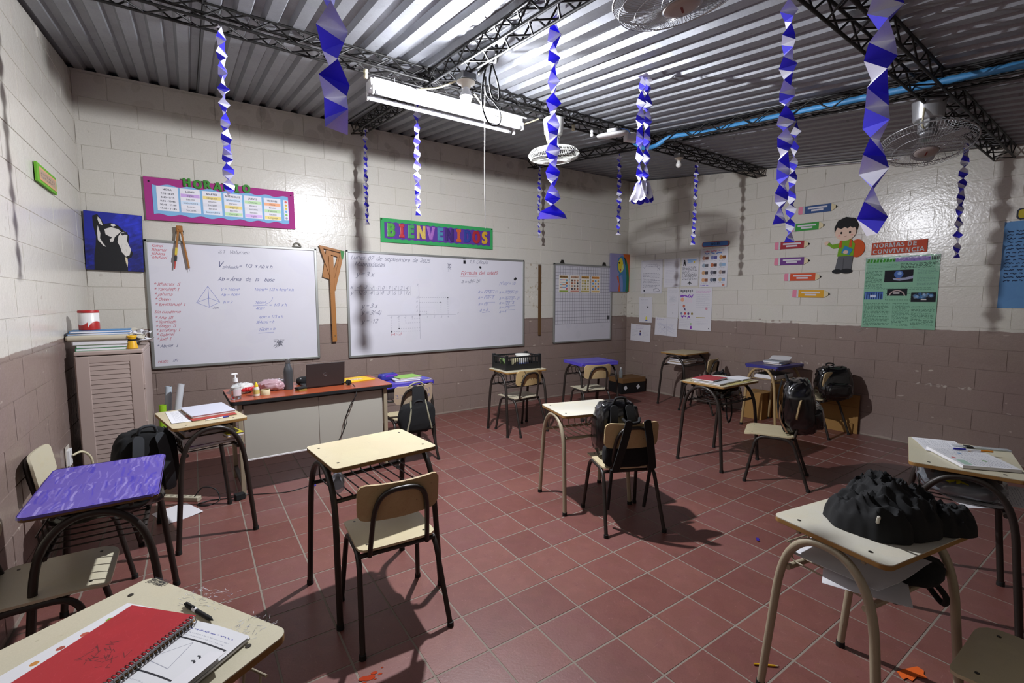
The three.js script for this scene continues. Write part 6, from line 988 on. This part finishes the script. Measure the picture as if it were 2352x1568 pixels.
{ // crate of things
  const y = 0.726, t = thing('plastic_crate', 'black slatted plastic crate standing on desk', 'crate', [3.885, y, 1.12], -0.06), w = 0.48, d = 0.32, h = 0.165, m = std(0x101112, 0.5);
  mesh('bottom', box(w, 0.008, d, 0, 0.006, 0, 0.002), m, t); for (const s of [-1, 1]) { mesh('rim', box(w, 0.018, 0.012, 0, h - 0.02, s * (d / 2 - 0.006), 0.003), m, t); mesh('rim', box(0.012, 0.018, d, s * (w / 2 - 0.006), h - 0.02, 0, 0.003), m, t); mesh('solid_band', box(w, 0.06, 0.006, 0, 0.035, s * (d / 2 - 0.005)), m, t); mesh('solid_band', box(0.006, 0.06, d, s * (w / 2 - 0.005), 0.035, 0), m, t); for (const q of [-1, 1]) mesh('corner_post', box(0.035, h + 0.012, 0.03, s * (w / 2 - 0.016), h / 2, q * (d / 2 - 0.014), 0.006), m, t); for (let i = 1; i < 17; i++) mesh('slat', box(0.006, h - 0.06, 0.006, -w / 2 + i * w / 17, 0.1, s * (d / 2 - 0.006)), m, t); for (let i = 1; i < 11; i++) mesh('slat', box(0.006, h - 0.06, 0.006, s * (w / 2 - 0.006), 0.1, -d / 2 + i * d / 11), m, t); }
  const put = (label, name, cat, x, dy, z, g, mat) => { const o = thing(name, label, cat, [3.885 + x, y + 0.012 + dy, 1.12 + z]); mesh('body', g, mat, o); return o; };
  put('white plastic tub with lid inside the black crate', 'plastic_tub', 'tub', 0.07, 0, 0.02, lathe([[0.001, 0], [0.07, 0], [0.08, 0.13], [0.086, 0.135], [0.086, 0.15], [0.001, 0.156]], 28), std(0xc9c8c0, 0.45)); put('cream plastic cup inside the black crate', 'plastic_cup', 'cup', -0.06, 0, 0.05, lathe([[0.001, 0], [0.04, 0], [0.048, 0.11], [0.045, 0.11], [0.038, 0.005]], 22), std(0xc6bd98, 0.5)); put('pale green jar inside the black crate', 'jar', 'jar', -0.16, 0, -0.03, lathe([[0.001, 0], [0.042, 0], [0.044, 0.1], [0.036, 0.115], [0.001, 0.12]], 22), std(0x8fae6c, 0.4)); put('blue and white packet inside the black crate', 'packet', 'packet', 0.03, 0.02, 0.1, blob(0.16, 0.07, 0.08, { e: 0.5, fold: 0.008 }), std(0x2f4a9a, 0.4));
}
// desk near the right wall
notebook('cream book lowest in basket of desk by right wall', shelfAt('d9', -0.06, 0), 0.05, 0.36, 0.24, 0.03, 0xb49a68); notebook('pale blue book in basket of desk by right wall', shelfAt('d9', -0.05, 0, 0.032), -0.08, 0.34, 0.24, 0.024, 0x93a6bb); notebook('dark blue book topmost in basket of desk by right wall', shelfAt('d9', -0.06, 0, 0.058), 0.1, 0.33, 0.22, 0.02, 0x2f3f58); paper('crumpled white papers hanging from basket by right wall', shelfAt('d9', 0.17, 0.04, 0.03), 0.3, 0.22, 0.26, null, { wave: 0.012 });
// red notebook desk
notebook('red notebook lying on papers of dark framed desk', [4.74, 0.768, 3.06], 0.1, 0.27, 0.21, 0.014, 0xa02832, { dy: 0.016 }); notebook('white workbook under the red notebook', [4.76, 0.766, 3.12], 0.05, 0.36, 0.26, 0.014, 0xbfc2c4); paper('printed sheet beside the red notebook', [5.0, 0.766, 3.08], 0.5, 0.22, 0.28, ruled, { dy: 0.004 }); paper('white folded sheet at edge of red notebook desk', [5.02, 0.768, 3.17], -0.3, 0.2, 0.15, null, { dy: 0.01, wave: 0.006 }); paper('yellowed sheet under papers of red notebook desk', [4.9, 0.766, 3.24], 0.08, 0.4, 0.1, null, { dy: 0.0005, wave: 0.0006 }).children[0].material = std(0xb5aa6c, 0.8, { side: THREE.DoubleSide });
{ const e = thing('eraser', 'small yellow eraser at corner of red notebook desk', 'eraser', [4.62, 0.766, 3.22], 0.3); mesh('block', box(0.035, 0.014, 0.02, 0, 0.007, 0, 0.003), std(0xc9b01c, 0.6), e); mesh('sleeve', box(0.018, 0.0145, 0.0205, 0.004, 0.007, 0), M.black, e); const b = thing('plastic_bag', 'dark bag stuffed in basket of red notebook desk', 'bag', shelfAt('d10', 0.02, 0, 0), 0.1); mesh('bag', blob(0.42, 0.13, 0.28, { e: 0.75, fold: 0.03, freq: 12, k: 8 }).translate(0, 0.06, 0), M.blackPlastic, b); mesh('hanging_strap', sweep(curve([[-0.1, 0.02, 0.1], [-0.13, -0.12, 0.12], [-0.1, -0.2, 0.13], [-0.05, -0.14, 0.13], [-0.03, 0.0, 0.11]], 24), 0.007, 7), M.black, b); }
// blue wrapped desk
notebook('blue book lowest on blue wrapped desk', atDesk('d11', 0.02, 0.02), 0.1, 0.28, 0.2, 0.014, 0x4a6a90, { dy: 0.003 }); notebook('white book atop blue book on blue wrapped desk', atDesk('d11', 0.02, 0.02), -0.05, 0.27, 0.2, 0.02, 0xb4bac2, { dy: 0.018 }); paper('white sheet curling up from books on blue wrapped desk', atDesk('d11', 0.09, 0.02), 0.2, 0.18, 0.2, null, { dy: 0.045, wave: 0.02 });
notebook('dark folder in basket of blue wrapped desk', shelfAt('d11', 0, 0), 0, 0.42, 0.26, 0.05, 0x1e2420);
// open workbook desk
{
  const wb = thing('workbook', 'open colour printed workbook on the cream desk', 'book', [3.905, 0.742, 5.02], 15.8 * PI / 180 + 0.42); const m = canvasTex(400, 300, (x, W, H) => { x.fillStyle = '#d2d2d4'; x.fillRect(0, 0, W, H); x.fillStyle = '#9db8a8'; x.fillRect(20, 20, 90, 46); lines(x, 20, 84, 190, 11, 18, '#8a8a98', 3); lines(x, 212, 24, 380, 14, 18, '#8a8a98', 3); for (const [a, b, c] of [[150, 30, '#c06a6a'], [260, 120, '#6a8ab0'], [330, 220, '#b0906a'], [120, 180, '#7aa070']]) { x.fillStyle = c; x.beginPath(); x.ellipse(a, b, 16, 11, 0, 0, 7); x.fill(); } });
  mesh('page_block', flat(0.3, 0.22, 0.014, { nx: 6 }).translate(0, 0.008, 0), M.paper, wb); mesh('printed_spread', flat(0.3, 0.22, 0.0006, { bend: (a) => 0.0158 + 0.002 * Math.cos(a * 16), nx: 16 }), print(m), wb);
  paper('printed sheet under the open workbook', [4.07, 0.741, 4.87], 0.5, 0.26, 0.19, ruled, { dy: 0.002 });
  const c = thing('ruler', 'clear plastic ruler with black grip on cream desk', 'ruler', [4.19, 0.745, 5.0], -0.95); mesh('strip', box(0.24, 0.003, 0.035, 0, 0.002, 0), phys(0xdfe4e8, 0.15, { transmission: 0.7, thickness: 0 }), c); mesh('grip', box(0.03, 0.006, 0.036, -0.05, 0.003, 0), M.black, c);
  const p = thing('pen', 'blue and orange pen lying on open workbook', 'pen', [4.02, 0.766, 5.0], -0.93); mesh('barrel', cyl(0.0045, 0.0045, 0.13, 0, 0, 0, 10).rotateZ(PI / 2), M.white, p); mesh('cap', cyl(0.005, 0.005, 0.05, 0, 0, 0, 10).rotateZ(PI / 2).translate(-0.05, 0, 0), std(0x1f1f8a, 0.4), p); mesh('end', cyl(0.0047, 0.0047, 0.05, 0, 0, 0, 10).rotateZ(PI / 2).translate(0.06, 0, 0), std(0xc2781c, 0.4), p);
  const b = thing('plastic_bag', 'clear plastic bag with yellow paper in basket', 'bag', shelfAt('d14', 0, 0, 0), 0.28); mesh('bag', blob(0.5, 0.1, 0.34, { e: 0.7, fold: 0.02, freq: 10, k: 6 }).translate(0, 0.05, 0), phys(0x6b7076, 0.25, { clearcoat: 0.5 }), b); mesh('yellow_paper', blob(0.1, 0.07, 0.1, { e: 1, fold: 0.02, freq: 30, k: 2, n: 12 }).translate(-0.19, 0.06, -0.03), std(0xc2b60c, 0.6), b);
  paper('white sheet sticking out of basket under the cream desk', shelfAt('d14', -0.14, 0.02, -0.004), 0.9, 0.24, 0.2, null, { wave: 0.004 }); paper('grey sheet drooping from basket under the cream desk', shelfAt('d14', -0.05, 0.22, 0.0), 0.4, 0.2, 0.22, ruled, { wave: 0.02 });
}
// basket of the jacket desk
paper('large typed sheet in basket of the jacket desk', shelfAt('d15', -0.06, 0.0, 0.045), -0.12, 0.36, 0.3, typed, { wave: 0.006 }); paper('white sheet slipping out of basket of the jacket desk', shelfAt('d15', -0.1, 0.05, 0.012), 0.35, 0.27, 0.24, null, { wave: 0.004 });
{ const b = thing('plastic_bag', 'flat black bag in basket of the jacket desk', 'bag', shelfAt('d15', 0.09, 0.03, 0.0), 0.1); mesh('bag', blob(0.28, 0.05, 0.3, { e: 0.6, fold: 0.012, k: 12 }).translate(0, 0.02, 0), M.blackCloth, b); mesh('strap', sweep(curve([[0, 0, 0.12], [0.02, -0.06, 0.16], [0.05, -0.1, 0.15], [0.04, -0.04, 0.1]], 14), 0.01, 7), M.blackCloth, b); }
// ------------------------------------------------------------------ boxes and litter
{
  const t = thing('corner_crate', 'black crate with cardboard on top in the corner', 'crate', [6.66, 0, 0.33], -0.1); const m = std(0x0f1012, 0.55); mesh('tub', [box(0.5, 0.012, 0.32, 0, 0.01, 0), box(0.5, 0.17, 0.012, 0, 0.09, 0.155), box(0.5, 0.17, 0.012, 0, 0.09, -0.155), box(0.012, 0.17, 0.32, -0.245, 0.09, 0), box(0.012, 0.17, 0.32, 0.245, 0.09, 0)], m, t); mesh('cardboard_lid', box(0.5, 0.075, 0.33, 0.01, 0.213, 0, 0.004), std(0x6f4f2c, 0.85), t); for (const x of [-0.17, 0.1]) mesh('paper_label', at(box(0.06, 0.06, 0.001, 0, 0, 0), x, 0.1, 0.1625, 0, 0, 0.6), M.paper, t);
  const b = thing('water_bottle', 'clear bottle standing on the corner crate', 'bottle', [6.48, 0.25, 0.36]); mesh('bottle', lathe([[0.001, 0], [0.03, 0], [0.03, 0.1], [0.012, 0.14], [0.012, 0.155]], 18), phys(0xdfe8ea, 0.1, { transmission: 0.85, thickness: 0 }), b); mesh('cap', cyl(0.014, 0.014, 0.016, 0, 0.162, 0), M.white, b);
  const k = thing('cardboard_sheet', 'large brown cardboard box flattened against right wall', 'cardboard', [6.94, 0, 3.02]); k.rotation.z = -0.04; const cb = std(0x9a7440, 0.9); mesh('panel', box(0.02, 0.44, 0.98, 0, 0.22, 0, 0.003), cb, k); mesh('flap', at(box(0.008, 0.12, 0.9, 0, 0.06, 0), -0.02, 0.0, 0, 0, 0, 0.1), cb, k); mesh('fold_line', box(0.021, 0.006, 0.98, -0.001, 0.3, 0), std(0x7d5c30, 0.9), k);
  const k2 = thing('cardboard_box', 'brown cardboard box under blue wrapped desk by wall', 'cardboard', [6.78, 0, 2.45], 0.05); mesh('body', box(0.28, 0.34, 0.24, 0, 0.17, 0, 0.003), cb, k2); mesh('tape_strip', box(0.282, 0.04, 0.05, 0, 0.322, 0), std(0x8a6a3c, 0.5), k2);
}
{
  const o = thing('paper_scrap', 'torn bright orange paper scrap on floor', 'paper', [3.13, 0.003, 5.045], 0.4); mesh('scrap', ext([[-0.06, 0.03], [-0.02, 0.045], [0.01, 0.02], [0.06, -0.03], [0.045, -0.05], [0.02, -0.045], [0, -0.055], [-0.01, -0.02], [-0.05, 0.0], [-0.04, 0.015]], 0.001).rotateX(-PI / 2), std(0xd85c0c, 0.8), o);
  const p = thing('pencil', 'yellow pencil lying on floor by desk foot', 'pencil', [2.675, 0.005, 4.687], -0.72); mesh('shaft', new THREE.CylinderGeometry(0.0042, 0.0042, 0.085, 6).rotateZ(PI / 2), std(0xc99a10, 0.5), p); mesh('tip', cyl(0.0042, 0.0006, 0.014, 0, 0, 0, 8).rotateZ(PI / 2).translate(0.049, 0, 0), M.nakedWood, p); mesh('lead', cyl(0.0012, 0.0004, 0.004, 0, 0, 0, 6).rotateZ(PI / 2).translate(0.0565, 0, 0), M.black, p);
  paper('white sheet of paper lying on floor beside power strip', [0.6, 0, 1.58], 0.4, 0.22, 0.27, null, { wave: 0.004 });
  const s = thing('power_strip', 'cream power strip on floor by the teacher desk', 'power strip', [0.61, 0, 1.32], -0.66); mesh('housing', box(0.32, 0.035, 0.05, 0, 0.0175, 0, 0.006), std(0xb9b29c, 0.5), s); for (let i = 0; i < 5; i++) mesh('socket', cyl(0.014, 0.014, 0.002, -0.11 + i * 0.05, 0.0355, 0, 14), std(0x8f8a78, 0.5), s);
  cable('cable', 'tangled black cable on floor beside power strip', [[0.7, 0.03, 1.4], [0.76, 0.1, 1.42], [0.84, 0.08, 1.46], [0.86, 0.006, 1.5], [0.78, 0.006, 1.56], [0.72, 0.006, 1.5], [0.8, 0.006, 1.47], [0.92, 0.006, 1.5], [0.98, 0.01, 1.5]], 0.0045, M.wireBlack, 70); cable('cable', 'thin dark cable lying on floor under teacher desk', [[1.02, 0.006, 1.5], [1.2, 0.005, 1.58], [1.3, 0.005, 1.62], [1.45, 0.005, 1.6], [1.52, 0.006, 1.56]], 0.003, M.wireBlack, 30);
  const q = thing('plug_adapter', 'black plug adapter on floor at teacher desk leg', 'plug', [0.99, 0, 1.56], 0.3); mesh('brick', box(0.07, 0.05, 0.05, 0, 0.025, 0, 0.008), M.black, q); mesh('prongs', box(0.02, 0.004, 0.02, 0.045, 0.025, 0), M.steel, q);
  const cap = thing('bottle_cap', 'small blue cap on floor under teacher desk', 'bottle cap', [1.52, 0, 1.6]); mesh('cap', lathe([[0.001, 0.012], [0.012, 0.012], [0.014, 0], [0.012, 0]], 16), std(0x24249a, 0.5), cap);
  const w = thing('candy_wrapper', 'purple candy wrapper scrap on floor tiles', 'wrapper', [3.68, 0.004, 4.12], 0.6); mesh('wrapper', flat(0.05, 0.016, 0.0006, { bend: (a, b) => 0.003 * Math.sin(a * 200) }), std(0x33248c, 0.4, { side: THREE.DoubleSide }), w);
  for (const [x, z, l] of [[1.99, 2.62, 'tiny white paper crumb on floor behind the empty desk'], [3.42, 1.27, 'small white paper ball on floor by crate desk chair']]) { const b = single('paper_ball', blob(0.016, 0.012, 0.014, { e: 0.9, fold: 0.003, freq: 80, n: 12 }), M.paper, l, 'paper', 'paper crumbs on the floor'); b.position.set(x, 0.006, z); }
  const j = canvasTex(256, 256, (x) => { x.clearRect(0, 0, 256, 256); x.fillStyle = '#a5391a'; for (const [a, b, r] of [[70, 120, 34], [100, 140, 40], [140, 110, 22], [170, 150, 14], [200, 90, 8], [60, 170, 16], [130, 180, 10]]) { x.beginPath(); x.ellipse(a, b, r, r * 0.7, 0.4, 0, 7); x.fill(); } });
  const sp = single('sauce_spill', flat(0.16, 0.12, 0.0003, { nx: 1, ny: 1 }), new THREE.MeshPhysicalMaterial({ map: j, transparent: true, roughness: 0.2, clearcoat: 0.6 }), 'orange red splash of spilled sauce on floor tiles', 'spill'); sp.position.set(1.3, 0.0012, 3.81);
}
renderer.render(scene, camera);
